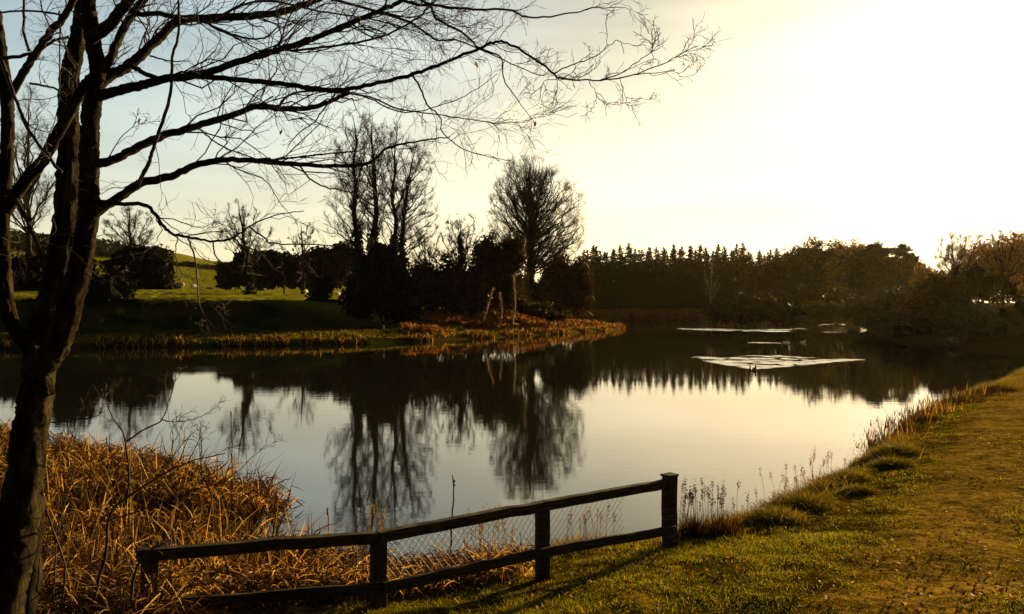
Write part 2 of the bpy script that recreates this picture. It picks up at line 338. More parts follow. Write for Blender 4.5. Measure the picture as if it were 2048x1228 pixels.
def _ground():
    p = POS(); sp = N('ShaderNodeSeparateXYZ'); L(p, sp.inputs[0]); X, Y = sp.outputs[0], sp.outputs[1]
    n = NOISE(1.1, 5, .6, p); n2 = NOISE(9, 5, .65, p); n3 = NOISE(.25, 3, .5, p)
    grass = RAMP(n2, [(.3, (.02, .016, .001)), (.55, (.075, .062, .003)), (.75, (.16, .12, .008))])
    soil = RAMP(n2, [(.3, (.06, .032, .004)), (.5, (.22, .13, .014)), (.75, (.4, .26, .04))])
    # worn path to the right of the bank
    pd = MATH('ABSOLUTE', MATH('SUBTRACT', MATH('SUBTRACT', X, MATH('MULTIPLY', Y, .66)), -.9))
    pf = MATH('SUBTRACT', 1.0, MATH('DIVIDE', MATH('SUBTRACT', pd, .45), .9), clamp=True)
    pf = MATH('MULTIPLY', MATH('ADD', pf, MATH('MULTIPLY_ADD', n, 1.2, -.6)), MATH('GREATER_THAN', 48.0, Y), clamp=True)
    near = MIXC(pf, grass, soil)
    near = MIXC(RAMP(n, [(.5, (0, 0, 0)), (.6, (1, 1, 1))]), near, soil)
    near = MIXC(RAMP(NOISE(3.2, 4, .6, p), [(.44, (.8, .8, .8)), (.58, (0, 0, 0))]), near, (.022, .014, .003))
    near = MIXC(MATH('MULTIPLY', pf, MATH('MULTIPLY_ADD', NOISE(2.1, 5, .65, p), 2.4, -.75, clamp=True)), near, RAMP(n2, [(.3, (.1, .055, .008)), (.55, (.3, .18, .022)), (.8, (.5, .33, .06))]))
    field = RAMP(NOISE(.12, 6, .65, p), [(.3, (.09, .085, .006)), (.5, (.19, .18, .012)), (.7, (.3, .26, .03))])
    bank = RAMP(n3, [(.35, (.018, .02, .005)), (.5, (.04, .045, .008)), (.62, (.07, .04, .01))])  # left slope's shade put into the ground colour as near-black tones
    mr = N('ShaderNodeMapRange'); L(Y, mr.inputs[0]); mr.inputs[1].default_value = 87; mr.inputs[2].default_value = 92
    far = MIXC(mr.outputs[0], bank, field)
    rt = MATH('GREATER_THAN', MATH('DIVIDE', X, Y), -.06)
    far = MIXC(rt, far, RAMP(NOISE(.3, 4, .6, p), [(.35, (.06, .06, .012)), (.6, (.15, .08, .022)), (.8, (.2, .16, .04))]))
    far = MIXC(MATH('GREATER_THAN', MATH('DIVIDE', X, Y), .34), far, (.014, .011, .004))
    m2 = N('ShaderNodeMapRange'); L(Y, m2.inputs[0]); m2.inputs[1].default_value = 42; m2.inputs[2].default_value = 50
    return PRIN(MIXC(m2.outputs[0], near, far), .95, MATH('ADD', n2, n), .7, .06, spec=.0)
M['ground'] = mat('meadow_ground', _ground)

# ------------------------------------------------------------------ ground and water sheets
ang = np.radians(np.concatenate([np.linspace(-180, -62, 60)[:-1], np.linspace(-62, -37, 80)[:-1], np.linspace(-37, 37, 560), np.linspace(37, 62, 80)[1:], np.linspace(62, 180, 60)[1:]]))
rad = np.concatenate([[.05], np.geomspace(.6, 60, 330), np.geomspace(60, 240, 150)[1:], np.geomspace(240, 5000, 90)[1:]])
X, Y, Q = polar(ang, rad)
mb = MB(); mb.add(np.stack([X, Y, tz(X, Y)], 1), Q)
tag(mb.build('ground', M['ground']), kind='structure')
ang = np.radians(np.concatenate([np.linspace(-75, -36, 60)[:-1], np.linspace(-36, 36, 700), np.linspace(36, 75, 60)[1:]]))
rad = np.concatenate([np.geomspace(4, 42, 150)[:-1], np.arange(42, 61, .08), np.geomspace(61, 72, 30)[:-1], np.arange(72, 78, .15), np.geomspace(78, 96, 30)[:-1], np.arange(96, 136, .35), np.geomspace(136, 300, 70)])
X, Y, Q = polar(ang, rad)
def poly_mask(px_poly, soft):
    P = np.array([wpt(*p) for p in px_poly]); d, ins = seg_dist(X, Y, P); return np.where(ins, np.clip(d / soft, 0, 1), 0)
rip = poly_mask([(1505, 738), (1440, 728), (1365, 714), (1368, 711), (1430, 709), (1520, 704), (1600, 711), (1700, 715.5), (1780, 716), (1690, 722), (1590, 732)], .9)
rip = np.clip(rip * 1.3 - .15 + .25 * vnoise(X * .4, Y, 3.0, 51), 0, 1) * (rip > 0)
holes = np.clip(.75 + 1.6 * vnoise(X * .5, Y, .7, 8) + 1.1 * vnoise(X * .6, Y, 2.2, 9) + np.clip((50 - Y) / 4, -1.5, 1.0), 0, 1)
rip = rip * holes
rip = np.maximum(rip, .8 * poly_mask([(1330, 655), (1500, 654), (1725, 652), (1722, 665), (1600, 663), (1400, 659)], 1.5) * np.clip(.8 + vnoise(X, Y, .25, 4), 0, 1))
rip = np.maximum(rip, .8 * poly_mask([(1640, 645), (1715, 643), (1715, 648), (1620, 649)], 1.0))
rip = np.maximum(rip, poly_mask([(1490, 682), (1612, 680), (1614, 685), (1490, 684)], .4))
rip = np.maximum(rip, .05 * poly_mask([(900, 975), (1100, 985), (1140, 1010), (980, 1020), (880, 1000)], 1.0))
wv = np.sin(2 * np.pi * (.32 * X + Y + .35 * vnoise(X, Y, .8, 31)) / .62) + .8 * np.sin(2 * np.pi * (-.38 * X + Y + .4 * vnoise(X, Y, .6, 32)) / .85) + 1.2 * vnoise(X * .6, Y, 1.9, 33)
wf = np.sin(2 * np.pi * (.1 * X + Y + 1.2 * vnoise(X, Y, .3, 34)) / 1.9) + .8 * vnoise(X * .5, Y, .6, 35)
Z = np.where(Y < 90, wv * .0085, wf * .06) * rip
mb = MB(); mb.add(np.stack([X, Y, Z], 1), Q)
wat = mb.build('water', M['water']); tag(wat, kind='structure')

# ------------------------------------------------------------------ tree builders
def bez(A, C, B, K):
    t = np.linspace(0, 1, K)[None, :, None]; return (1 - t) ** 2 * A[:, None] + 2 * t * (1 - t) * C[:, None] + t ** 2 * B[:, None]
def sample(P, Rr, idx, t):
    K = P.shape[1]; f = t * (K - 1); i = np.clip(f.astype(int), 0, K - 2); g = (f - i)[:, None]
    return P[idx, i] * (1 - g) + P[idx, i + 1] * g, unit(P[idx, i + 1] - P[idx, i]), Rr[idx, i] * (1 - g[:, 0]) + Rr[idx, i + 1] * g[:, 0]
def sub_branches(rng, P, Rr, n, tr, ln, ratio=.55, spread=.8, K=5, wob=.08, up=.15, rmin=.004):
    N_ = len(P); tot = int(N_ * n); idx = rng.integers(0, N_, tot); t = rng.uniform(tr[0], tr[1], tot)
    S, T, r = sample(P, Rr, idx, t); d = unit(T + spread * unit(rng.normal(size=(tot, 3))) + np.array([0, 0, up]))
    l = ln * rng.uniform(.5, 1.3, tot) * (1.15 - .5 * t)
    E = S + d * l[:, None]; C_ = S + unit(T + d) * l[:, None] * .5 + rng.normal(size=(tot, 3)) * wob * l[:, None]
    E = E + np.array([0, 0, up]) * l[:, None] * .4
    P2 = bez(S, C_, E, K); P2[:, 1:-1] += rng.normal(size=(tot, K - 2, 3)) * (wob * .35 * l)[:, None, None]
    r0 = np.maximum(r * ratio, rmin); R2 = r0[:, None] * np.linspace(1, .35, K)[None]; R2 = np.maximum(R2, rmin * .8)
    return P2, R2
def bare_tree(name, label, cat, group, px, D, env, trunk_w, y_base=None, fork=.25, nl=26, counts=(7, 6, 4), seed=1, twig=.02, lens=(.35, .2, .11), leaders=1, lean=0, ivy=None, material='farbark', twigmat='farbark', rise=.72):
    """env: list of (px, y, rx, ry) ellipses in photo pixels that become ellipsoids at distance D"""
    rng = RNG(seed); x, y = at(px, D); z0 = tz1(x, y) - .3 if y_base is None else zpix(y_base, D); k = D / F
    E = [(np.array([(ex - px) * k, rng.uniform(-.15, .15) * rx * k, zpix(ey, D) - z0]), np.array([rx, rx * .9, ry]) * k) for ex, ey, rx, ry in env]
    ztop = max(c_[2] + r[2] for c_, r in E); ra = trunk_w * k / 2
    root = empty(name, (x, y, z0)); tag(root, label, cat, group)
    mt = MB(); TP = []; TR = []
    for q in range(leaders):
        c_, r = E[q % len(E)]; top = np.array([c_[0], c_[1], c_[2] + r[2] * (.85 if leaders > 1 or len(E) < 5 else .6)])
        b0 = np.array([0, 0, 0.]) if leaders == 1 else np.array([rng.uniform(-.6, .6), rng.uniform(-.6, .6), 0])
        pts = np.array([b0 * (1 - t) + top * t + np.array([lean * k * math.sin(t * 3.1), 0, 0]) + (rng.normal(size=3) * np.array([.25, .25, 0]) * (t > 0) * ra * 2) for t in np.linspace(0, 1, 9)])
        pp = catmull(pts, 4); rr = ra * (1 - .93 * np.linspace(0, 1, len(pp)) ** 1.2) * (1 + .5 * np.exp(-np.linspace(0, 1, len(pp)) * 14)); TP.append(pp); TR.append(rr)
    TP = np.array(TP); TR = np.array(TR); tubes(mt, TP, TR, 9)
    tr_o = mt.build('trunk', M[material], root)
    # limbs towards the envelope surface
    vol = np.array([np.prod(r) for c_, r in E]); vol = vol ** .7; vol /= vol.sum()
    LP = []; 
    cand = []
    for _ in range(nl * 25):
        q = rng.choice(len(E), p=vol); c_, r = E[q]; v = unit(rng.normal(size=3)); v[2] = abs(v[2]) * 1.0 - .85 * rng.random(); tg = c_ + r * unit(v) * rng.uniform(.82, .96)
        if any((((tg - e) / (r2 * .8)) ** 2).sum() < 1 for j_, (e, r2) in enumerate(E) if j_ != q) and rng.random() > .12: continue
        cand.append((tg, q))
    cp = np.array([a_[0] for a_ in cand]); ch_ = [0]; dm = np.linalg.norm(cp - cp[0], axis=1)
    while len(ch_) < min(nl, len(cp)): j_ = int(dm.argmax()); ch_.append(j_); dm = np.minimum(dm, np.linalg.norm(cp - cp[j_], axis=1))
    nl = len(ch_)
    for i in range(nl):
        tgt, q = cand[ch_[i]]; c_, r = E[q]
        tk = q % leaders if leaders > 1 else 0
        hz = min(max(tgt[2] / ztop * rise - .18 * rng.random() * (np.hypot(*(tgt - c_)[:2]) / r[0]), fork), .92)
        S = TP[tk][int(hz * (TP.shape[1] - 1))]; mid = S * .5 + tgt * .5; out = (tgt - S); ctl = mid + np.array([out[0] * .12, out[1] * .12, abs(out[0]) * .02])
        LP.append((S, ctl, tgt, TR[tk][int(hz * (TP.shape[1] - 1))]))
    S, C_, T, rr = [np.array(a) for a in zip(*LP)]; K = 9
    P1 = bez(S, C_, T, K); P1[:, 1:-1] += rng.normal(size=(nl, K - 2, 3)) * np.linalg.norm(T - S, axis=1)[:, None, None] * .02
    ln = np.linalg.norm(T - S, axis=1); r1 = np.minimum(rr * .6, .012 * ln + .02); R1 = r1[:, None] * np.linspace(1, .25, K)[None]
    m1 = MB(); tubes(m1, P1, R1, 6); L0 = max(r[0] for c_, r in E) + max(r[2] for c_, r in E); L0 *= .5
    P2, R2 = sub_branches(rng, np.concatenate([P1]), R1, counts[0], (.25, 1), L0 * lens[0], rmin=twig * 1.3); tubes(m1, P2, R2, 4, False)
    Pt = TP[:, int(.45 * TP.shape[1]):]; Rt = TR[:, int(.45 * TP.shape[1]):]
    P2b, R2b = sub_branches(rng, Pt, Rt, 16, (0, 1), L0 * lens[0] * .8, ratio=.4, spread=1.5, rmin=twig * 1.3); R2b = np.minimum(R2b, .05); tubes(m1, P2b, R2b, 4, False)
    cr = m1.build('crown', M[material], root)
    def inside(P_, R_a, g=1.07):
        e = P_[:, -1]; ok = np.zeros(len(e), bool)
        for c_, r in E: ok |= (((e - c_) / (r * g)) ** 2).sum(1) < 1
        ok |= rng.random(len(e)) < .06
        return P_[ok], R_a[ok]
    m2 = MB(); Pa = np.concatenate([P2, P2b]); Ra = np.concatenate([R2, R2b])
    P3, R3 = sub_branches(rng, Pa, Ra, counts[1], (.15, 1), L0 * lens[1], rmin=twig, K=4); P3, R3 = inside(P3, R3); tubes(m2, P3, R3, 3, False)
    P4, R4 = sub_branches(rng, P3, R3, counts[2], (.2, 1), L0 * lens[2], rmin=twig * .8, K=3, spread=1.0); P4, R4 = inside(P4, R4); tubes(m2, P4, R4, 3, False)
    m2.build('twigs', M[twigmat], cr)
    if ivy:
        mi = MB(); C = []
        for tk in range(leaders):
            n_ = int(ivy[1]); t = rng.uniform(0, ivy[0], n_); i = (t * (TP.shape[1] - 1)).astype(int); c0 = TP[tk][i]
            C.append(c0 + unit(rng.normal(size=(n_, 3))) * (TR[tk][i] + ivy[2] * rng.random(n_) * (1.1 - t / ivy[0]) ** .5)[:, None])
        quads(mi, np.concatenate(C), rng, .35); mi.build('ivy', M['ivy'], root)
    return root
def blob(mb, c_, r, rng, disp=.18, nu=14, nv=9):
    u = np.linspace(0, 2 * np.pi, nu, endpoint=False); v = np.linspace(.12, np.pi - .12, nv); U, Vv = np.meshgrid(u, v, indexing='ij')
    d = 1 + disp * rng.normal(size=U.shape); P = np.stack([np.cos(U) * np.sin(Vv), np.sin(U) * np.sin(Vv), np.cos(Vv)], -1) * d[..., None] * r + c_
    i = np.arange(nu)[:, None]; j = np.arange(nv - 1)[None]; i2 = (i + 1) % nu
    mb.add(P, np.stack([i * nv + j, i2 * nv + j, i2 * nv + j + 1, i * nv + j + 1], -1).reshape(-1, 4))
def leafy(name, label, cat, group, D, lumps, n=2500, size=.45, material='evergreen', core=.72, aspect=1.5, trunk=True, seed=1, depth=.8, hollow=.55, tw=None, sink=.3, vert=0.0, px=None):
    """crown of small leaf faces spread through ellipsoids given in photo pixels at distance D"""
    rng = RNG(seed); k = D / F; px = px if px is not None else sum(l[0] for l in lumps) / len(lumps); x, y = at(px, D); z0 = tz1(x, y) - sink
    root = empty(name, (x, y, z0)); tag(root, label, cat, group); mc = MB(); C = []
    vol = np.array([l[2] * l[3] for l in lumps], float); vol /= vol.sum()
    for (ex, ey, rx, ry), f in zip(lumps, vol):
        c_ = np.array([(ex - px) * k, rng.uniform(-.3, .3) * rx * k * depth, zpix(ey, D) - z0]); r = np.array([rx * k, rx * k * depth, ry * k])
        ks = max(3, int(f * n / 60)); cc = c_ + unit(rng.normal(size=(ks, 3))) * r * rng.uniform(.5, .95, (ks, 1)); m = int(f * n / ks) + 1
        pts = np.repeat(cc, m, 0) + rng.normal(size=(ks * m, 3)) * r * .17
        C.append(pts)
        if core: blob(mc, c_, r * core, rng)
    C = np.concatenate(C); C[:, 2] = np.maximum(C[:, 2], .05 + sink); quads(mc, C, rng, size, aspect, vert)
    mc.build('crown', M[material], root, smooth=False)
    if trunk:
        mt = MB(); top = min(zpix(l[1], D) - z0 for l in lumps); top = max(top, 1.5); cx = (lumps[0][0] - px) * k
        pp = catmull([(0, 0, -.2), (cx * .1, 0, top * .35), (cx * .5, .1, top * .7), (cx, 0, top)], 4); tubes(mt, pp, np.linspace(1, .5, len(pp)) * (tw or .03 * top + .05), 8)
        mt.build('trunk', M['farbark'], root)
    return root
def spruce(seed, H, w=.26, droop=.12):
    rng = RNG(seed); mt = MB(); tubes(mt, np.array([[0, 0, z] for z in np.linspace(-.3, H, 8)]) + rng.normal(size=(8, 3)) * [.05, .05, 0], np.linspace(.24, .02, 8), 7)
    mc = MB(); C = []; P = []
    nz = int(H * 2.1)
    for i in range(nz):
        t = (i + rng.random() * .5) / nz; z = H * (.08 + .92 * t); Lb = H * w * (1 - t) ** .9 * rng.uniform(.75, 1.15) + .1
        nb = int(6 + 5 * (1 - t)); a0 = rng.random() * 6.28
        for b in range(nb):
            z = H * min(.08 + .92 * (t + rng.normal() * .02), .995); a = a0 + b * 6.28 / nb + rng.normal() * .15; l = Lb * rng.uniform(.65, 1.15); m = max(4, int(l * 9)); s = rng.random(m) ** .7
            up = .35 if t > .85 else -.1
            pts = np.stack([np.cos(a) * l * s, np.sin(a) * l * s, z + l * (up * s - droop * s ** 2 + .14 * s ** 3)], 1) + rng.normal(size=(m, 3)) * np.array([.15, .15, .1]) * min(1, .25 + l * .5); C.append(pts)
            P.append([[0, 0, z], [np.cos(a) * l * .9, np.sin(a) * l * .9, z + l * (up - droop) * .85]])
    C = np.concatenate(C); quads(mc, C, rng, .34, 1.7)
    P = np.array(P); tubes(mc, P, np.tile([.04, .015], (len(P), 1)), 3, False)
    return mt.mesh('trunk'), mc.mesh('crown', False)

# ------------------------------------------------------------------ conifer plantation across the lake
protos = []
for s, H in ((1, 22), (2, 24), (3, 20), (4, 23), (5, 21)):
    a, b = spruce(s, H, .30 + .03 * (s % 3)); a.materials.append(M['farbark']); b.materials.append(M['conifer']); protos.append((a, b, H))
def place_spruce(px, D, ytop, i, label, group):
    x, y = at(px, D); z0 = tz1(x, y) - .2; a, b, H = protos[i % 5]; s = (zpix(ytop, D) - z0) / H
    r = empty('spruce_tree', (x, y, z0), (i * 1.7) % 6.28, s); tag(r, label, 'spruce', group)
    for nm, me in (('trunk', a), ('crown', b)):
        o = bpy.data.objects.new(nm, me); COL.objects.link(o); o.parent = r
ordn = ['first', 'second', 'third', 'fourth', 'fifth', 'sixth', 'seventh', 'eighth', 'ninth', 'tenth', 'eleventh', 'twelfth', 'thirteenth', 'fourteenth', 'fifteenth', 'sixteenth', 'seventeenth', 'eighteenth', 'nineteenth', 'twentieth',
        'twenty-first', 'twenty-second', 'twenty-third', 'twenty-fourth', 'twenty-fifth', 'twenty-sixth', 'twenty-seventh', 'twenty-eighth', 'twenty-ninth', 'thirtieth', 'thirty-first', 'thirty-second']
ctops = [(1168, 498), (1187, 488), (1201, 500), (1214, 503), (1228, 496), (1240, 489), (1257, 484), (1270, 496), (1284, 498), (1299, 491), (1317, 503), (1328, 492), (1347, 487), (1360, 496), (1381, 488), (1391, 498),
         (1401, 486), (1412, 493), (1426, 500), (1437, 485), (1449, 491), (1463, 498), (1473, 486), (1486, 485), (1497, 500), (1519, 499), (1529, 508), (1541, 497), (1552, 507)]
rg = RNG(7)
for i, (px, yt) in enumerate(ctops):
    place_spruce(px, 232 + rg.uniform(-7, 7), yt, i, f'dark pointed spruce, {ordn[i]} from the left in the front row across the lake', 'spruces in the plantation front row')
for i in range(24):
    place_spruce(1175 + i * 17.2, 248 + rg.uniform(-3, 5), 496 + rg.uniform(-5, 9), i + 2, f'dim spruce, {ordn[i]} from the left in the row behind the front row', 'spruces in the plantation back row')

# ------------------------------------------------------------------ left bank trees
W = 'dark trees on the left bank'
bare_tree('lime_tree', 'tall bare tree with broad domed crown, standing alone above the far bank', 'tree', None, 1062, 122,
          [(1060, 390, 80, 80), (1020, 425, 50, 74), (1120, 425, 54, 78), (1105, 475, 68, 50), (1050, 350, 50, 42), (1085, 358, 44, 40), (1020, 470, 42, 46)], 18, fork=.3, nl=140, counts=(7, 7, 5), seed=3, twig=.012, ivy=(.42, 900, .5), lens=(.33, .2, .11), rise=.84)
cl = [(722, [(712, 330, 46, 118), (690, 425, 42, 70)], 15, 'leftmost tall bare tree of the four-stemmed clump'), (744, [(742, 320, 42, 106), (730, 400, 46, 80)], 17, 'thick tall bare tree second from left in the clump'),
      (772, [(790, 340, 46, 100), (790, 430, 50, 66)], 12, 'tall bare tree third from left in the clump'), (798, [(830, 352, 42, 80), (838, 430, 44, 64)], 13, 'rightmost spreading bare tree of the four-stemmed clump')]
for i, (px, env, tw, lab) in enumerate(cl):
    bare_tree('bare_tree', lab, 'tree', 'tall bare trees in the clump', px, 98 + i * 2.5, env, tw, fork=.33, nl=34, counts=(7, 6, 6), seed=20 + i, rise=.92, twig=.011, ivy=(.42, 900, 1.0), lens=(.34, .19, .1), lean=(-4, 2, 6, -6)[i])
bare_tree('bare_tree', 'small bare tree with ivy and forked trunk in the sheep field', 'tree', None, 500, 112, [(480, 450, 48, 58), (520, 470, 32, 36)], 13, fork=.4, nl=20, seed=31, twig=.014, ivy=(.55, 900, .7), y_base=603)
bare_tree('bare_tree', 'bare spreading tree behind the round evergreen on the left', 'tree', None, 265, 150, [(262, 452, 56, 44)], 12, fork=.4, nl=22, seed=32, twig=.02)
bare_tree('bare_tree', 'small sloping bare tree above the dark hedge trees', 'tree', None, 605, 160, [(604, 468, 30, 34), (570, 485, 26, 20)], 7, fork=.35, nl=12, seed=33, twig=.02)
bare_tree('bare_tree', 'bare tree rising behind the trunk of the near tree', 'tree', None, 60, 130, [(60, 300, 80, 130), (20, 400, 60, 80)], 12, fork=.3, nl=28, seed=34, twig=.016)
bare_tree('ivy_tree', 'ivy-covered bare tree left of the round brown scrub', 'tree', None, 922, 104, [(922, 470, 48, 46), (880, 510, 40, 36), (960, 500, 34, 40)], 9, fork=.35, nl=34, counts=(7, 6, 4), seed=35, twig=.014, ivy=(.8, 900, .8))
bare_tree('bare_tree', 'low twiggy bare tree between the tall clump and the ivy tree', 'tree', None, 858, 108, [(850, 510, 52, 52), (815, 540, 36, 40)], 7, fork=.3, nl=24, seed=36, twig=.014)
leafy('evergreen_tree', 'round dark evergreen beside the gap to the green hill', 'tree', W, 125, [(300, 545, 46, 50), (250, 540, 46, 48), (322, 570, 24, 34), (272, 510, 30, 22)], 4500, .5, seed=41)
leafy('evergreen_shrub', 'large black shrub on the left bank behind the near trunk', 'shrub', W, 84, [(200, 600, 74, 60), (150, 560, 60, 66), (240, 625, 40, 40), (120, 620, 60, 50)], 5000, .4, seed=42)
leafy('evergreen_tree', 'dark evergreen left of the near tree at the photo edge', 'tree', W, 118, [(90, 545, 70, 52), (30, 560, 60, 50)], 3500, .45, seed=43)
leafy('evergreen_tree', 'low spreading evergreen at the left end of the dark hedge trees', 'tree', W, 190, [(470, 545, 44, 26), (500, 525, 40, 26), (445, 558, 20, 14)], 3000, .6, seed=44)
leafy('evergreen_tree', 'broad dark evergreen behind the small bare field tree', 'tree', W, 180, [(560, 535, 56, 38), (605, 540, 50, 36), (540, 510, 24, 16)], 3600, .6, seed=45)
leafy('evergreen_tree', 'dark evergreen touching the left side of the tall clump', 'tree', W, 170, [(660, 530, 50, 42), (640, 510, 30, 22), (690, 512, 34, 26)], 3200, .6, seed=46)
leafy('evergreen_shrub', 'black columnar shrub at the right end of the sheep field', 'shrub', W, 96, [(640, 578, 27, 38), (640, 610, 30, 32), (642, 555, 20, 20)], 2800, .35, seed=47)
leafy('evergreen_shrub', 'black ivy thicket round the feet of the tall clump', 'shrub', W, 92, [(740, 560, 44, 62), (790, 575, 46, 66), (716, 600, 34, 50), (765, 515, 34, 34), (810, 610, 40, 40)], 6500, .4, seed=48)
leafy('scrub', 'dark scrub between the tall clump and the leaning trunks', 'shrub', W, 100, [(850, 575, 54, 50), (900, 570, 54, 58), (945, 580, 44, 58)], 4500, .4, 'olive', seed=49, core=.6)
leafy('scrub_tree', 'rounded brown scrub tree left of the domed tree', 'tree', None, 104, [(1002, 530, 44, 62), (1025, 500, 30, 40), (975, 510, 30, 46), (1010, 580, 50, 46)], 7000, .22, 'olive', aspect=5, core=.55, seed=50)
leafy('scrub_tree', 'russet brown rounded tree right of the domed tree', 'tree', None, 128, [(1125, 555, 44, 54), (1155, 560, 34, 46), (1100, 590, 36, 36), (1150, 600, 36, 30)], 6500, .26, 'brown', aspect=5, core=.5, seed=51)
leafy('scrub', 'low tangled shrub on the mound under the domed tree', 'shrub', None, 101, [(1075, 618, 36, 18), (1110, 630, 26, 14), (1045, 612, 24, 16)], 2500, .25, 'olive', core=.6, seed=52, trunk=False)
for i, (p, lab) in enumerate(((([(966, 641), (975, 612), (986, 576)]), 'pale leaning ivy trunk, leftmost of three by the far bank'), ([(1001, 645), (1003, 615), (1000, 585)], 'pale ivy trunk in the middle of three by the far bank'), ([(1025, 636), (1030, 605), (1027, 550)], 'pale upright ivy trunk, rightmost of three by the far bank'))):
    D = 93; x0, y0 = at(p[0][0], D); z0 = tz1(x0, y0) - .1; r = empty('leaning_trunk', (x0, y0, z0)); tag(r, lab, 'tree trunk', 'pale trunks by the far bank')
    pts = catmull([((a - p[0][0]) * D / F, 0, zpix(b, D) - z0) for a, b in p], 5); pts[0, 2] = -.2; m_ = MB(); tubes(m_, pts, np.linspace(.11, .05, len(pts)), 7); m_.build('trunk', M['palebark'], r)
    rng = RNG(60 + i); m_ = MB(); ii = rng.integers(0, len(pts), 220); quads(m_, pts[ii] + rng.normal(size=(220, 3)) * .09, rng, .11); m_.build('ivy', M['straw'], r)

# ------------------------------------------------------------------ far right trees
bare_tree('birch_tree', 'pale slender bare birch in front of the spruces', 'tree', None, 1421, 196, [(1422, 558, 20, 40)], 3, fork=.3, nl=10, counts=(4, 4, 3), seed=70, twig=.014, material='palebark', twigmat='brown')
G = 'brown woodland on the far right bank'
leafy('woodland_tree', 'brown bushy tree at the right end of the spruce row', 'tree', G, 205, [(1545, 560, 44, 44), (1510, 575, 40, 40), (1570, 540, 34, 36)], 6500, .34, 'brown', aspect=4, core=.55, seed=71)
leafy('woodland_tree', 'tall olive round-topped bare tree right of the spruces', 'tree', G, 200, [(1618, 512, 46, 34), (1655, 515, 40, 34), (1600, 545, 44, 36), (1640, 560, 50, 44)], 8500, .32, 'olive', aspect=4, core=.5, seed=72)
leafy('woodland_tree', 'golden bare tree left of the dark pine', 'tree', G, 198, [(1690, 520, 36, 38), (1670, 560, 44, 44), (1710, 500, 22, 18)], 6000, .3, 'gold', aspect=4, core=.45, seed=73)
leafy('woodland_tree', 'low reddish tree under the round-topped tree', 'tree', G, 175, [(1560, 600, 44, 30), (1620, 600, 50, 32), (1680, 605, 40, 30)], 6000, .3, 'brown', aspect=4, core=.6, seed=74)
leafy('pine_tree', 'tall dark pine with flat layered crown', 'pine', None, 150, [(1745, 497, 26, 17), (1738, 512, 38, 20), (1725, 530, 42, 22), (1765, 528, 34, 22), (1720, 560, 40, 28), (1770, 558, 46, 28), (1745, 590, 56, 34), (1765, 505, 18, 12)], 11000, .34, 'pine', seed=75, core=.6)
leafy('pine_tree', 'smaller dark pine right of the tall pine', 'pine', None, 152, [(1806, 500, 20, 14), (1818, 514, 26, 14), (1832, 530, 24, 16), (1800, 534, 24, 20), (1815, 555, 36, 26), (1830, 585, 40, 34), (1784, 522, 14, 16)], 8500, .34, 'pine', seed=76, core=.6)
leafy('woodland_tree', 'golden bush between the smaller pine and the bright sky gap', 'tree', G, 140, [(1860, 560, 34, 28), (1880, 590, 44, 32), (1845, 545, 16, 18)], 4500, .26, 'gold', aspect=4, core=.5, seed=77)
leafy('lakeside_shrub', 'black shrub overhanging the water on the far bank', 'shrub', None, 139, [(1440, 622, 36, 26), (1500, 615, 46, 34), (1555, 620, 44, 30), (1590, 628, 28, 20)], 5500, .35, 'evergreen', seed=78, trunk=False)
leafy('lakeside_shrub', 'brown shrub at the water edge below the woodland', 'shrub', None, 150, [(1640, 622, 40, 20), (1690, 625, 30, 18), (1610, 630, 26, 14)], 3500, .28, 'olive', aspect=3, core=.55, seed=79, trunk=False)
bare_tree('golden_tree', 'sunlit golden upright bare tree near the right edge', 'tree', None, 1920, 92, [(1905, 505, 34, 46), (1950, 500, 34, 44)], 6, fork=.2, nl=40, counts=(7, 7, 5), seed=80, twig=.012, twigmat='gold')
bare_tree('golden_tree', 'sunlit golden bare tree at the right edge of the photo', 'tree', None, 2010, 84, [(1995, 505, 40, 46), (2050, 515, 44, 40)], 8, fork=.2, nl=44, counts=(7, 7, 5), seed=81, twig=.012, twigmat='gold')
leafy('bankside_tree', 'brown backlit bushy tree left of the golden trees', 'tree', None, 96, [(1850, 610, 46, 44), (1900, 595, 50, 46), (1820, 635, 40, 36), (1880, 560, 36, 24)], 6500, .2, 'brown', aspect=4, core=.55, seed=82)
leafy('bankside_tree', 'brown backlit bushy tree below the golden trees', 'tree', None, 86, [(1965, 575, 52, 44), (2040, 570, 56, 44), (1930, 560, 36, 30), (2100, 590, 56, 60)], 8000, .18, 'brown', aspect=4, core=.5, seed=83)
leafy('bankside_shrub', 'very dark shrub along the right bank left part', 'shrub', None, 78, [(1800, 650, 44, 28), (1860, 650, 50, 36), (1920, 645, 54, 44)], 11000, .14, 'evergreen', seed=84, trunk=False)
leafy('bankside_shrub', 'very dark shrub along the right bank beside the photo edge', 'shrub', None, 66, [(1960, 660, 60, 46), (2040, 650, 70, 60), (2130, 650, 80, 70), (1930, 690, 50, 22), (2000, 700, 60, 24)], 16000, .12, 'evergreen', seed=85, trunk=False)
leafy('bankside_shrub', 'black shrub at the water corner below the dark pines', 'shrub', None, 118, [(1745, 625, 46, 38), (1790, 615, 46, 44), (1770, 650, 44, 24)], 7500, .2, 'evergreen', seed=87, trunk=False)
leafy('bankside_shrub', 'black overhanging shrub at the foot of the brown backlit tree', 'shrub', None, 92, [(1830, 655, 50, 36), (1880, 668, 56, 30), (1940, 680, 50, 24)], 10000, .14, 'evergreen', seed=88, trunk=False)
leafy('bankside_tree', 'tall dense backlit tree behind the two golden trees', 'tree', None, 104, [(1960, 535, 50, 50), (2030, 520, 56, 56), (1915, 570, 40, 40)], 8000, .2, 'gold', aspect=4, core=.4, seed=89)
leafy('blossom_shrub', 'small pale-leaved bush catching the sun at the right edge', 'shrub', None, 62, [(2040, 562, 16, 14), (2058, 572, 20, 12)], 500, .12, 'straw', core=0, seed=86, trunk=False)

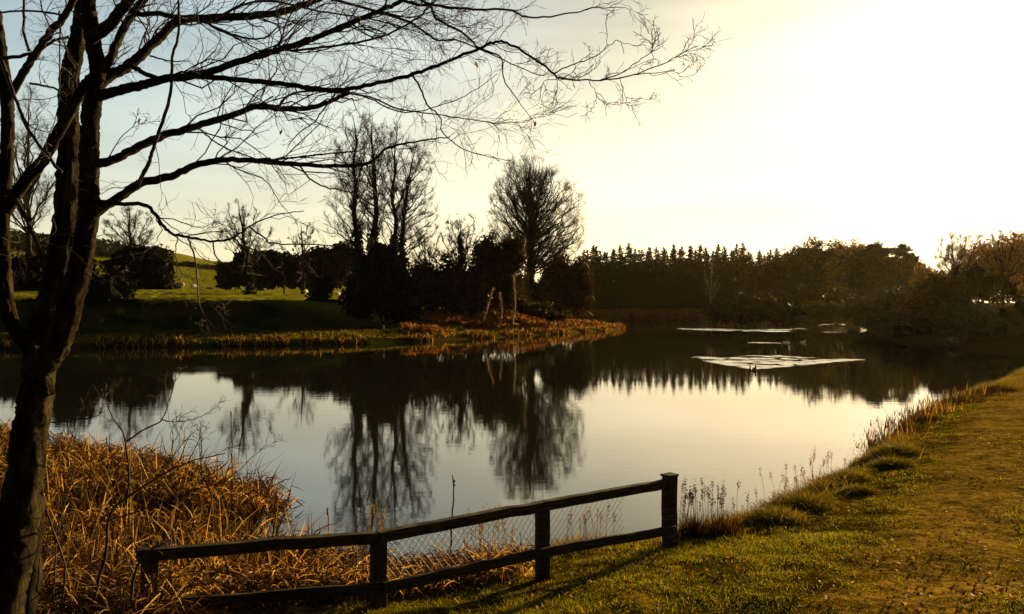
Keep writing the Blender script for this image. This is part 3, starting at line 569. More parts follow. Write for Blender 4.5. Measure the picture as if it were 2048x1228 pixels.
leafy('scrub', 'dark thicket at the foot of the domed tree', 'shrub', None, 124, [(1062, 590, 40, 26), (1040, 575, 24, 30), (1085, 580, 24, 30)], 3500, .3, 'ivy', core=.65, seed=92, trunk=False)
leafy('field_hedge', 'long dark hedge closing the top of the sheep field', 'hedge', None, 186, [(450 + 22 * q_, 562 - (q_ % 3) * 3, 18, 17) for q_ in range(12)], 5500, .55, seed=93, trunk=False, sink=.6)
m_ = MB(); rng = RNG(99); n_ = 9000; px_ = rng.uniform(-150, 345, n_); D_ = rng.uniform(560, 760, n_); xx = (px_ - 1024) / F * D_; zz = tz(xx, D_); kk = vnoise(xx, D_, .012, 4) > -.45 + (px_ - 200) / 400
quads(m_, np.stack([xx, D_, zz + rng.random(n_) * 7], 1)[kk], rng, 3.2, 1.4); tag(m_.build('hill_wood', M['evergreen'], smooth=False), 'dark woodland covering the far hill on the left', 'wood', kind='stuff')
# hedges and far trees on the hill
for i, (x0, x1, yy, D, lab) in enumerate(((330, 470, 527, 520, 'dark field hedge crossing the green hill'), (30, 330, 492, 640, 'dark hedge along the upper hill on the left'))):
    m_ = MB(); rng = RNG(90 + i); n_ = 2200; t = rng.random(n_); px_ = x0 + (x1 - x0) * t; xx = (px_ - 1024) / F * D; zz = tz(xx, np.full(n_, D)); 
    P_ = np.stack([xx, D + rng.normal(size=n_), zz + rng.random(n_) * (2.0 + 1.0 * vnoise(px_, px_ * 0, .1, 2))], 1); quads(m_, P_, rng, 1.6); o = m_.build('hedge', M['evergreen'], smooth=False, origin=(float(xx.mean()), D, float(zz.mean()))); tag(o, lab, 'hedge')

# ------------------------------------------------------------------ bank vegetation (uncountable)
def blade_set(mb, rng, base, h, lean=.35, width=.006, K=4, bend=.6, droop=0.0):
    n = len(base); a = rng.uniform(0, 2 * np.pi, n); d = np.stack([np.cos(a), np.sin(a), np.zeros(n)], 1)
    l = h * rng.uniform(.5, 1.25, n); t = np.linspace(0, 1, K)[None, :, None]
    le = (lean * rng.random(n))[:, None, None]; be = (bend * rng.random(n))[:, None, None]
    P = base[:, None] + l[:, None, None] * (np.array([0, 0, 1.]) * (t - be * .35 * t ** 2 - droop * rng.random((n, 1, 1)) * t ** 3) + d[:, None] * (le * t + be * t ** 2 * .8))
    s = unit(np.stack([-np.sin(a + rng.normal(size=n)), np.cos(a + rng.normal(size=n)), rng.normal(size=n) * .3], 1))
    W_ = s[:, None] * (width * rng.uniform(.6, 1.4, n))[:, None, None] * np.array([1, .95, .6, .08] if K == 4 else np.linspace(1, .1, K))[None, :, None]
    ribbons(mb, P, W_)
def broken_set(mb, rng, base, h, width=.012, low=.3):
    """dead cattail blades: rise, snap and fall"""
    n = len(base); a = rng.uniform(0, 2 * np.pi, n); d = np.stack([np.cos(a), np.sin(a), np.zeros(n)], 1); a2 = a + rng.normal(size=n) * .8; d2 = np.stack([np.cos(a2), np.sin(a2), np.zeros(n)], 1)
    l = h * rng.uniform(.45, 1.3, n); up = rng.uniform(low, 1.3, n); P = np.zeros((n, 5, 3)); P[:, 0] = base
    v1 = unit(d * .5 + np.array([0, 0, 1.]) * up[:, None]); P[:, 1] = P[:, 0] + v1 * (l * .35)[:, None]; P[:, 2] = P[:, 1] + unit(v1 + d * .1) * (l * .25)[:, None]
    dn = rng.uniform(-1.1, .9, n); v2 = unit(d2 + np.array([0, 0, 1.]) * dn[:, None]); P[:, 3] = P[:, 2] + v2 * (l * .25)[:, None]; P[:, 4] = P[:, 3] + unit(v2 + np.array([0, 0, -.3])) * (l * .2)[:, None]
    P[:, :, 2] = np.maximum(P[:, :, 2], base[:, 2:3] + .01)
    s = unit(np.cross(v2, rng.normal(size=(n, 3)))); W_ = s[:, None] * (width * rng.uniform(.5, 1.5, n))[:, None, None] * np.array([.8, 1, 1, .8, .15])[None, :, None]
    ribbons(mb, P, W_)
def scatter_px(rng, n, x0, x1, d0, d1, cond=None):
    px = rng.uniform(x0, x1, n); D = np.exp(rng.uniform(np.log(d0), np.log(d1), n)); X_ = (px - 1024) / F * D
    if cond is not None: k = cond(X_, D); X_, D = X_[k], D[k]
    return X_, D
# far bank tufts and bracken
rng = RNG(100)
def shore_line(i0, i1, n, off):      # random points along part of the outline, pushed landwards
    pts = LAKE[i0:i1 + 1]; seg = np.linalg.norm(np.diff(pts, axis=0), axis=1); s = rng.random(n) * seg.sum(); c_ = np.concatenate([[0], np.cumsum(seg)]); k = np.clip(np.searchsorted(c_, s) - 1, 0, len(seg) - 1)
    g = ((s - c_[k]) / seg[k])[:, None]; p = pts[k] * (1 - g) + pts[k + 1] * g; t = unit(pts[k + 1] - pts[k]); nrm_ = np.stack([-t[:, 1], t[:, 0]], 1)
    q = p + nrm_ * off[:, None]; d_, ins = seg_dist(q[:, 0], q[:, 1], LAKE); q[ins] = (p - nrm_ * off[:, None])[ins]; return q
nn = len(near_px)
q = shore_line(nn, nn + 12, 16000, np.abs(rng.normal(size=16000)) * .5 + .0)
k = vnoise(q[:, 0], q[:, 1], .35, 3) + .7 * vnoise(q[:, 0], q[:, 1], 1.2, 4) > .12; q = q[k]
m_ = MB(); blade_set(m_, rng, np.stack([q[:, 0], q[:, 1], np.maximum(tz(q[:, 0], q[:, 1]), 0) - .02], 1), .6, .4, .03); tag(m_.build('bank_reeds', M['reed'], smooth=False), 'brown dead reeds fringing the far left bank', 'reeds', kind='stuff')
q = shore_line(nn, nn + 12, 15000, np.abs(rng.normal(size=15000)) * 4 + .3); m_ = MB(); blade_set(m_, rng, np.stack([q[:, 0], q[:, 1], tz(q[:, 0], q[:, 1]) - .03], 1), .2, .5, .025); tag(m_.build('bank_grass', M['tussock'], smooth=False), 'green grass along the far left bank', 'grass', kind='stuff')
n_ = 14000; px = rng.uniform(805, 1245, n_); D = rng.uniform(80, 118, n_); Xb = (px - 1024) / F * D; d_, ins = seg_dist(Xb, D, LAKE); k = (~ins) & (d_ > 2.2) & (d_ < 16) & (vnoise(Xb, D, .22, 6) > -.35); Xb, Db = Xb[k], D[k]
m_ = MB(); quads(m_, np.stack([Xb, Db, tz(Xb, Db) + rng.random(len(Xb)) * .7], 1), rng, .3, 2.5); tag(m_.build('bracken', M['russet'], smooth=False), 'rusty dead bracken covering the far bank slope', 'bracken', kind='stuff')
n_ = 9000; px = rng.uniform(1140, 1430, n_); D = rng.uniform(182, 215, n_); Xb = (px - 1024) / F * D; d_, ins = seg_dist(Xb, D, LAKE); k = ~ins; Xb, Db = Xb[k], D[k]
m_ = MB(); quads(m_, np.stack([Xb, Db, tz(Xb, Db) + rng.random(len(Xb)) * .8], 1), rng, .55, 2.5); tag(m_.build('far_sedge', M['russet'], smooth=False), 'reddish sedge strip on the far shore before the spruces', 'sedge', kind='stuff')

# near reeds
def on_ground(Xa, Ya, dz=-.01): return np.stack([Xa, Ya, np.maximum(tz(Xa, Ya), -.05) + dz], 1)
rng = RNG(110)
def bogcond(a, b):
    d_, ins = seg_dist(a, b, LAKE); return ((~ins) | (d_ < .3)) & (b > 8.6 + .12 * (a + 2)) & (a < -1.3 - 0 * b) & (vnoise(a, b, .8, 7) + .5 * vnoise(a, b, 2.6, 8) > -.5)
Xa, Ya = scatter_px(rng, 60000, -500, 640, 8.4, 30, bogcond)
m_ = MB(); broken_set(m_, rng, on_ground(Xa, Ya), .42 * (1 + .55 * vnoise(Xa, Ya, 1.3, 12)), .0085); Xc, Yc = Xa[::9], Ya[::9]; blade_set(m_, rng, on_ground(Xc, Yc), .75, .3, .01, bend=.9); tag(m_.build('reed_bed', M['reed'], smooth=False), 'golden brown bed of broken dead reeds in the left shallows', 'reeds', kind='stuff')
def fencecond(a, b):
    d_, ins = seg_dist(a, b, LAKE); fy = np.interp(a, [-5, -3.14, -1.245, .33, 1.92], [6.4, 6.9, 7.43, 8.58, 9.7]); return ((~ins) | (d_ < .25)) & (b > fy + .25) & (b < fy + 3.4) & (a < .4 + rng.random(len(a)) * .5 - .25)
Xa, Ya = scatter_px(rng, 30000, 60, 1050, 6.8, 12, fencecond); print('fence reeds', len(Xa))
m_ = MB(); broken_set(m_, rng, on_ground(Xa, Ya), .27 * (1 + .7 * vnoise(Xa, Ya, 2.3, 12)), .0055, .5); tag(m_.build('fence_reeds', M['reed'], smooth=False), 'tangled dead reeds just behind the left part of the fence', 'reeds', kind='stuff')
# left understorey litter in front of and around the fence
Xa, Ya = scatter_px(rng, 12000, -300, 235, 4.2, 7.6, None); m_ = MB(); broken_set(m_, rng, on_ground(Xa, Ya), .42 * (1 + .6 * vnoise(Xa, Ya, 1.6, 22)), .005, .2); tag(m_.build('undergrowth', M['reed'], smooth=False), 'dead brown undergrowth beneath the near tree', 'undergrowth', kind='stuff')

# standing pale stems over the bed and dead tufts half hiding the left end of the fence
rng = RNG(118); Xa, Ya = scatter_px(rng, 2600, -400, 600, 8.4, 24, bogcond); m_ = MB(); blade_set(m_, rng, on_ground(Xa, Ya), .62, .45, .003, bend=.3); tag(m_.build('reed_stems', M['straw'], smooth=False), 'thin pale dead stems standing up out of the left reed bed', 'reeds', kind='stuff')
for i, (px, D, n, h, lab) in enumerate(((262, 6.5, 420, .62, 'tangled dead tuft half hiding the left end post of the fence'), (215, 6.2, 380, .55, 'tangled dead tuft left of the fence end'), (345, 6.55, 200, .36, 'low dead tuft against the left rail of the fence'))):
    rng = RNG(119 + i * 7); x, y = at(px, D); base = np.stack([rng.normal(size=n) * .16, rng.normal(size=n) * .12, np.full(n, -.02)], 1); m_ = MB(); broken_set(m_, rng, base, h, .0045, .5); blade_set(m_, rng, base[:n // 3], h * 1.1, .5, .0025); o = m_.build('dead_tuft', M['reed'], smooth=False); o.location = (x, y, tz1(x, y)); tag(o, lab, 'tuft', 'dead tufts at the fence end')
# near grass
rng = RNG(120)
def grasscond(a, b):
    d_, ins = seg_dist(a, b, LAKE); pd = np.abs(a - .66 * b + .9); keep = np.clip((pd - .5) / .9 + .08 + .4 * vnoise(a, b, .9, 15), .04, 1) ; return (~ins) & (d_ > .15) & (rng.random(len(a)) < keep * np.clip(.6 + 1.1 * vnoise(a, b, 1.1, 5) + .8 * vnoise(a, b, 3.1, 6), .06, 1)) & (a > -1.6 - 0 * b)
Xa, Ya = scatter_px(rng, 700000, 500, 2200, 4.0, 42, grasscond); print('grass', len(Xa))
m_ = MB(); h = .045 * (1 + .5 * vnoise(Xa, Ya, 1.4, 9) + .45 * vnoise(Xa, Ya, 4.2, 19)) * np.clip(.9 + Ya / 60, 1, 1.6)
b_ = on_ground(Xa, Ya); n = len(b_)
blade_set(m_, rng, b_, h, .9, .0032, bend=1.1); 
tag(m_.build('grass', M['grass'], smooth=False), 'short damp grass on the near bank', 'grass', kind='stuff')
Xa, Ya = scatter_px(rng, 200000, 900, 2200, 4.5, 34, lambda a, b: (~seg_dist(a, b, LAKE)[1]) & (rng.random(len(a)) < .9 * np.exp(-((a - .66 * b + .9) / 1.5) ** 2) + .22 * (vnoise(a, b, 1.3, 21) > .1) + .03)); print('dry', len(Xa))
m_ = MB(); blade_set(m_, rng, on_ground(Xa, Ya), np.full(len(Xa), .022) * np.clip(.9 + Ya / 50, 1, 1.6), 1.0, .003, bend=1.3); tag(m_.build('trodden_grass', M['dry'], smooth=False), 'short dry trodden grass along the path', 'grass', kind='stuff')
Xa, Ya = scatter_px(rng, 11000, 560, 2150, 4.2, 26, lambda a, b: (~seg_dist(a, b, LAKE)[1]) & (rng.random(len(a)) < np.clip(.35 + 1.3 * vnoise(a, b, .7, 3) + np.where(b - .7 * a < 8.5, .15, -.25), .05, 1)))
m_ = MB(); b_ = on_ground(Xa, Ya, .018); quads(m_, b_ + rng.random((len(b_), 1)) * [0, 0, .02], rng, .03, 1.5, 0); tag(m_.build('fallen_leaves', M['deadleaf'], smooth=False), 'scattered brown fallen leaves on the near grass', 'leaves', kind='stuff'); print('leaves', len(b_))

# tussocks and dry grass clumps along the bank
def clump(name, label, cat, group, px, py, n, h, spread, material, lean=.5, width=.005, seed=1, bend=.8, heads=0, z=None):
    rng = RNG(seed); x, y = wpt(px, py, .3); z0 = tz1(x, y) if z is None else z; z0 = max(z0, -.03)
    r = rng.normal(size=(n, 2)) * [spread, spread * .6]; base = np.stack([r[:, 0], r[:, 1], -np.zeros(n) - .02], 1); m = MB()
    blade_set(m, rng, base, h * np.exp(-(r ** 2).sum(1) / (2.6 * spread ** 2)) , lean, width, bend=bend)
    if heads:
        hb = np.stack([rng.normal(size=heads) * spread, rng.normal(size=heads) * spread * .6, np.zeros(heads)], 1); tip = hb + np.stack([rng.normal(size=heads) * .15 * h, rng.normal(size=heads) * .1 * h, h * rng.uniform(1.0, 1.7, heads)], 1)
        P_ = bez(hb, hb * .5 + tip * .5 + rng.normal(size=(heads, 3)) * [.03, .03, 0], tip, 5); tubes(m, P_, np.tile([.004, .0035, .003, .003, .002], (heads, 1)), 3, False)
        C = np.repeat(tip, 45, 0) + rng.normal(size=(heads * 45, 3)) * [.012, .012, .045]; quads(m, C, rng, .011, 2.5)
    o = m.build(name, M[material], smooth=False); o.location = (x, y, z0); tag(o, label, cat, group); return o
tus = [(1610, 1010, .30, 'wide dark grass tussock nearest the fence'), (1705, 952, .26, 'rounded tussock at the middle of the bank edge'), (1722, 985, .16, 'small tussock on the grass below the middle ones'), (1790, 935, .22, 'low sunlit tussock right of the rounded one'),
       (1800, 905, .30, 'tall dark green tussock below the far reeds'), (2000, 783, .45, 'large brown tussock at the far right bank'), (1555, 1040, .25, 'brownish tussock beside the dry grass clump'), (1870, 838, .22, 'flat tussock in front of the far reeds')]
for i, (px, py, h, lab) in enumerate(tus): clump('grass_tussock', lab, 'tussock', 'grass tussocks along the near bank', px, py, 3200, h, h * 1.15, 'tussock', .9, .005, 130 + i, 1.2)
dry = [(1385, 1075, 700, .42, .13, 20, 'dry rust-coloured grass clump right beside the end post'), (1445, 1070, 600, .40, .17, 16, 'dry grass clump second from the end post'), (1330, 1085, 90, .25, .12, 5, 'thin dry grass behind the end post'),
       (1590, 975, 240, .32, .22, 12, 'pale wispy grass behind the widest tussock'), (1650, 950, 260, .34, .25, 10, 'pale wispy grass at the water edge before the reeds'), (1535, 1015, 60, .3, .16, 5, 'few bent pale stems over the water right of the clumps'),
       (1185, 1085, 300, .3, .22, 12, 'dry grass behind the fence right of its middle post'), (965, 1120, 130, .42, .14, 22, 'tan seedy weed behind the fence left of its middle post'), (750, 1110, 50, .5, .05, 6, 'tan seed head rising over the third fence post'),
       (690, 1130, 80, .36, .1, 4, 'brown reed tuft showing above the left rail')]
for i, (px, py, n, h, sp, hd, lab) in enumerate(dry): clump('dry_grass', lab, 'dry grass', 'dry grass clumps at the near water edge', px, py, n, h, sp, 'reed' if n > 500 else 'straw', .35, .003, 150 + i, .5, hd)
rd = [(1775, 880, .75, .35, 'sparse reed clump leaning over the water, nearest of the bank reeds'), (1800, 862, .85, .5, 'dense reed clump second nearest on the right bank'), (1835, 842, .8, .6, 'rusty reed clump in the middle of the right bank reeds'), (1875, 822, .8, .7, 'rusty reed clump third from the far end of the bank'), (1920, 806, .75, .8, 'far reed clump on the right bank'), (1965, 790, .6, .8, 'farthest reed clump before the brown tussock')]
for i, (px, py, h, sp, lab) in enumerate(rd): clump('reed_clump', lab, 'reeds', 'reed clumps on the right bank', px, py, 230, h * .68, sp, 'reed', .35, .009, 170 + i, .35, 0)

rng = RNG(190); q = shore_line(0, 15, 52000, np.abs(rng.normal(size=52000)) * .35 + .02); hh = .13 * np.clip(1 + 1.1 * vnoise(q[:, 0], q[:, 1], 1.4, 41) + .6 * vnoise(q[:, 0], q[:, 1], 4, 42), .25, 2.2)
m_ = MB(); blade_set(m_, rng, on_ground(q[:, 0], q[:, 1]), hh, .8, .0045, bend=1.0); tag(m_.build('bank_edge_grass', M['tussock'], smooth=False), 'rough long grass overhanging the near water edge', 'grass', kind='stuff')
# ------------------------------------------------------------------ fence
ZR = EYE - 2.09
FP = [(1.92, 9.70), (.33, 8.58), (-1.245, 7.43), (-3.14, 6.90)]
fen = empty('wooden_fence', (FP[1][0], FP[1][1], tz1(*FP[1]))); tag(fen, 'low dark post and rail fence with wire netting by the water', 'fence')
fo = np.array(fen.location)
def box_along(mb, A, B, w_, h_, bev=.008, seg=10, seed=0):
    """a slightly warped rectangular timber from A to B"""
    rng = RNG(seed); A = np.array(A, float); B = np.array(B, float); d = unit((B - A)[None])[0]; s = unit(np.cross(d, [0, 0, 1])[None])[0] if abs(d[2]) < .9 else np.array([1., 0, 0]); u = np.cross(s, d)
    if abs(d[2]) >= .9: s = unit(np.array([[FP[0][0] - FP[1][0], FP[0][1] - FP[1][1], 0]]))[0]; u = np.cross(s, d)
    prof = np.array([(-1, -1 + bev / h_ * 2), (-1 + bev / w_ * 2, -1), (1 - bev / w_ * 2, -1), (1, -1 + bev / h_ * 2), (1, 1 - bev / h_ * 2), (1 - bev / w_ * 2, 1), (-1 + bev / w_ * 2, 1), (-1, 1 - bev / h_ * 2)]) * [w_ / 2, h_ / 2]
    V = [];
    for i, t in enumerate(np.linspace(0, 1, seg)):
        c_ = A + (B - A) * t; j = rng.normal(size=2) * .0035; V.append([c_ + s * (p[0] + j[0]) + u * (p[1] + j[1]) for p in prof])
    V = np.array(V).reshape(-1, 3); i = np.arange(seg - 1)[:, None] * 8; j = np.arange(8)[None]; j2 = (j + 1) % 8
    mb.add(V, np.stack([i + j, i + j2, i + 8 + j2, i + 8 + j], -1).reshape(-1, 4)); b0 = mb.n - len(V)
    mb.Fc.append(b0 + np.arange(8)[None, ::-1]); mb.Fc.append(b0 + (seg - 1) * 8 + np.arange(8)[None])
for i, (x, y) in enumerate(FP):
    m_ = MB(); g = tz1(x, y) - .3; wd = .15 if i == 0 else .13
    box_along(m_, (x, y, g), (x, y, ZR + (.03 if i == 0 else -.10)), wd, wd * .9, seed=i); o = m_.build('post', M['wood'], fen, smooth=False); o.location = -fo
    if i == 0:
        c_ = MB(); dv = np.array([FP[0][0] - FP[1][0], FP[0][1] - FP[1][1], 0]); dv /= np.linalg.norm(dv); a = np.array([x, y, ZR + .045]); box_along(c_, a - dv * .085, a + dv * .08, .155, .024, .004, 3); o = c_.build('post_cap', M['wood'], fen, smooth=False); o.location = -fo
perp = np.array([-.58, .81, 0]) * -1
def rail(i, j, za, zb, name, sd_, over=(0, 0), off=0.0, h_=.105, w_=.05):
    A = np.array([*FP[i], za]); B = np.array([*FP[j], zb]); d = unit((B - A)[None])[0]; side = unit(np.cross(d, [0, 0, 1])[None])[0]; side = side if side[1] < 0 else -side
    A = A + side * off - d * over[0]; B = B + side * off + d * over[1]; m = MB(); box_along(m, A, B, w_, h_, seed=sd_); o = m.build(name, M['wood'], fen, smooth=False); o.location = -fo
rail(0, 1, ZR - .055, ZR - .05, 'top_rail', 1, (-.06, 0), .0, .1, .1); rail(1, 2, ZR - .05, ZR - .053, 'top_rail', 2, (-.002, 0), .0, .1, .1); rail(2, 3, ZR - .053, ZR - .05, 'top_rail', 3, (-.002, .1), 0, .1, .1)
rail(0, 1, ZR - .60, ZR - .52, 'lower_rail', 4, (.0, 0), .095, .1); rail(1, 2, ZR - .52, ZR - .50, 'lower_rail', 5, (-.003, 0), .095, .1); rail(2, 3, ZR - .50, ZR - .47, 'lower_rail', 6, (-.003, .1), .095, .1)
# wire netting
m_ = MB(); P_ = []
def net(i, j, t0, t1, zt, zb):
    A = np.array([*FP[i], 0]); B = np.array([*FP[j], 0]); Ln = np.linalg.norm(B - A); rng = RNG(i + 40); sdn = np.array([-.0, .07, 0])
    cell = .075; hh = zt - zb; s0, s1 = t0 * Ln, t1 * Ln
    for dr in (1, -1):
        u = s0 - hh * .8
        while u < s1 + hh * .8:
            a = [];
            for z in np.linspace(0, 1, 7):
                s = u + dr * (z - .5) * hh * .8
                s_c = s; a.append((s_c, zb + hh * z))
            a = np.array(a); k = (a[:, 0] >= s0) & (a[:, 0] <= s1)
            if k.sum() > 1:
                a = a[k]; st = np.linspace(0, len(a) - 1, 5); a = np.stack([np.interp(st, np.arange(len(a)), a[:, 0]), np.interp(st, np.arange(len(a)), a[:, 1])], 1)
                w3 = A[None] + (B - A)[None] / Ln * a[:, :1]; w3[:, 2] = a[:, 1]; w3 += sdn + np.stack([vnoise(a[:, 0], a[:, 1], 3, 1) * .015, vnoise(a[:, 0], a[:, 1], 3, 2) * .03, vnoise(a[:, 0], a[:, 1], 4, 3) * .012], 1); P_.append(w3)
            u += cell
net(1, 0, 0.02, .62, ZR - .1, ZR - .56); net(2, 1, .02, .99, ZR - .1, ZR - .5)
P_ = np.array(P_); tubes(m_, P_, np.full(P_.shape[:2], .0023), 3, False); o = m_.build('wire_netting', M['wire'], fen); o.location = -fo

# ------------------------------------------------------------------ foreground tree
TD = 5.6
def p3(px, py, D): return np.array([(px - 1024) / F * D, D, zpix(py, D)])
def trace(pts, d0, d1, w0, w1, m=6, rng=None, wob=.006):
    """pixel polyline -> 3-D polyline whose distance runs d0..d1; widths in pixels"""
    n_ = len(pts); s = np.concatenate([[0], np.cumsum(np.linalg.norm(np.diff(np.array(pts, float), axis=0), axis=1))]); s /= s[-1]
    P = np.array([p3(a, b, d0 + (d1 - d0) * t) for (a, b), t in zip(pts, s)]); P = catmull(P, m); u = np.linspace(0, 1, len(P))
    if rng is not None: P[1:-1] += rng.normal(size=(len(P) - 2, 3)) * wob
    D = d0 + (d1 - d0) * u; return P, (w0 + (w1 - w0) * u ** .8) * D / F / 2
base_xy = at(10, TD); tree = empty('alder_tree', (base_xy[0], base_xy[1], tz1(*base_xy))); tag(tree, 'large bare tree with dark mossy trunk and spreading branches at the left', 'tree')
to = np.array(tree.location)
def knobby(P, Rr, n, rng, amp):
    m = MB(); tubes(m, P, Rr, n)
    V = m.V[0].reshape(len(P), n, 3); j = np.arange(n); 
    for k_ in range(len(P)):
        f = amp * Rr[k_] * (vnoise(np.full(n, k_ * .35), j * .9, 1, 1) + .6 * rng.normal(size=n) * .5); V[k_] += unit(V[k_] - P[k_]) * f[:, None]
    m.V[0] = V.reshape(-1, 3); return m
def merge(ms):
    m = MB()
    for a in ms:
        b0 = m.n
        for v in a.V: m.V.append(v)
        for f in a.Fc: m.Fc.append(f + b0)
        m.n += a.n
    return m
rng = RNG(200)
stems = [([(-20, 1400), (0, 1228), (28, 1080), (48, 960), (62, 850), (76, 760), (82, 690), (98, 620), (116, 540), (130, 450), (136, 342), (137, 240), (138, 154), (154, 85), (164, 17), (172, -60)], TD, TD + .3, 84, 24),
         ([(70, 740), (112, 690), (140, 605), (163, 513), (176, 434), (178, 342), (180, 250), (190, 180), (196, 140), (186, 80), (178, 17), (176, -60)], TD - .03, TD - .5, 50, 24),
         ([(92, 790), (78, 740), (58, 692), (35, 665), (14, 610), (6, 520), (5, 420), (14, 300), (14, 200), (2, 105), (-10, 20)], TD - .05, TD + .6, 34, 20)]
ms = []
for pts, d0, d1, w0, w1 in stems:
    P, Rr = trace(pts, d0, d1, w0, w1, 14, rng, .002); ms.append(knobby(P, Rr, 30, rng, .15))
    if w0 == 96: Rr *= 1
o = merge(ms).build('trunk', M['bark'], tree); o.location = -to
limbs = [([(182, 178), (222, 150), (256, 130), (290, 100), (325, 68), (362, 38), (427, 34), (513, 29), (581, 17), (650, -10), (760, -60)], 5.2, 6.2, 26, 12),
 ([(190, 192), (240, 178), (290, 167), (325, 157), (393, 147), (462, 127), (530, 106), (600, 83), (678, 55), (756, 20), (795, 4), (860, -40)], 5.2, 5.0, 24, 8),
 ([(262, 128), (290, 145), (325, 157)], 5.23, 5.2, 11, 11),
 ([(385, 149), (462, 156), (547, 164), (616, 174), (678, 178), (756, 164), (826, 146), (873, 129), (951, 98), (983, 84), (1014, 84), (1061, 109), (1104, 144), (1127, 156), (1201, 158), (1264, 148), (1334, 121), (1397, 90)], 5.15, 4.6, 13, 1.6),
 ([(185, 330), (232, 315), (273, 294), (325, 270), (393, 250), (462, 229), (513, 212), (564, 215), (616, 215), (657, 202), (700, 183)], 5.3, 6.3, 22, 9),
 ([(556, 214), (572, 192), (600, 182), (650, 181), (737, 191), (795, 215), (873, 227), (951, 238), (990, 244), (1034, 242)], 5.9, 6.2, 6, 1.5),
 ([(180, 432), (240, 390), (280, 366), (342, 349), (393, 328), (445, 318), (513, 320), (598, 327), (698, 330), (745, 320), (776, 293), (840, 280), (900, 272)], 5.35, 6.6, 24, 2.5),
 ([(500, 320), (560, 316), (650, 306), (720, 300)], 5.8, 5.6, 6, 3),
 ([(175, 400), (239, 405), (294, 410), (321, 444), (342, 465), (376, 473), (427, 480), (468, 473), (499, 451), (547, 430), (608, 420)], 5.3, 4.7, 11, 2),
 ([(357, 0), (357, 65), (345, 113), (342, 178), (328, 233), (308, 290), (297, 325), (276, 366)], 4.9, 5.4, 5, 9),
 ([(5, 430), (51, 359), (85, 318), (120, 256), (147, 205), (171, 168), (190, 150)], 5.9, 5.45, 28, 22),
 ([(10, 205), (41, 154), (68, 109), (96, 68), (130, 27), (160, -25)], 6.0, 5.6, 19, 14),
 ([(-10, 116), (62, 106), (103, 82), (137, 72)], 6.0, 5.8, 9, 6), ([(4, 120), (34, 205), (68, 274), (123, 342)], 5.9, 5.3, 9, 7), ([(20, 380), (51, 434), (72, 475), (82, 506)], 5.9, 5.2, 11, 8),
 ([(194, 150), (222, 113), (240, 68), (267, 24), (300, -20)], 5.2, 5.6, 22, 16), ([(182, 75), (222, 44), (262, -10)], 5.1, 4.7, 28, 24),
 ([(262, 27), (310, 26), (372, 34)], 5.5, 5.5, 12, 10), ([(-20, 25), (60, 20), (130, 28)], 6.2, 5.9, 4, 5),
 ([(640, -10), (709, 8), (811, 39), (834, 51), (873, 78), (912, 78), (963, 98), (1049, 137), (1080, 150)], 6.2, 6.0, 8, 1.6),
 ([(760, -40), (807, 0), (873, 10), (932, 16), (1014, 18), (1061, 33), (1139, 25), (1190, 14), (1244, 14)], 5.4, 5.2, 9, 1.6),
 ([(700, -60), (846, 0), (873, 35), (924, 63), (959, 94), (1002, 113), (1008, 156), (1033, 195), (1068, 242)], 5.2, 5.1, 8, 1.6),
 ([(580, 100), (600, 98), (698, 86), (776, 66), (834, 35), (854, 16), (880, -10)], 5.0, 5.1, 6, 4),
 ([(430, 34), (520, 0), (640, 20), (760, 40), (860, 70)], 5.6, 6.4, 7, 2), ([(400, 36), (450, 62), (520, 76), (560, 50)], 5.6, 5.2, 7, 3)]
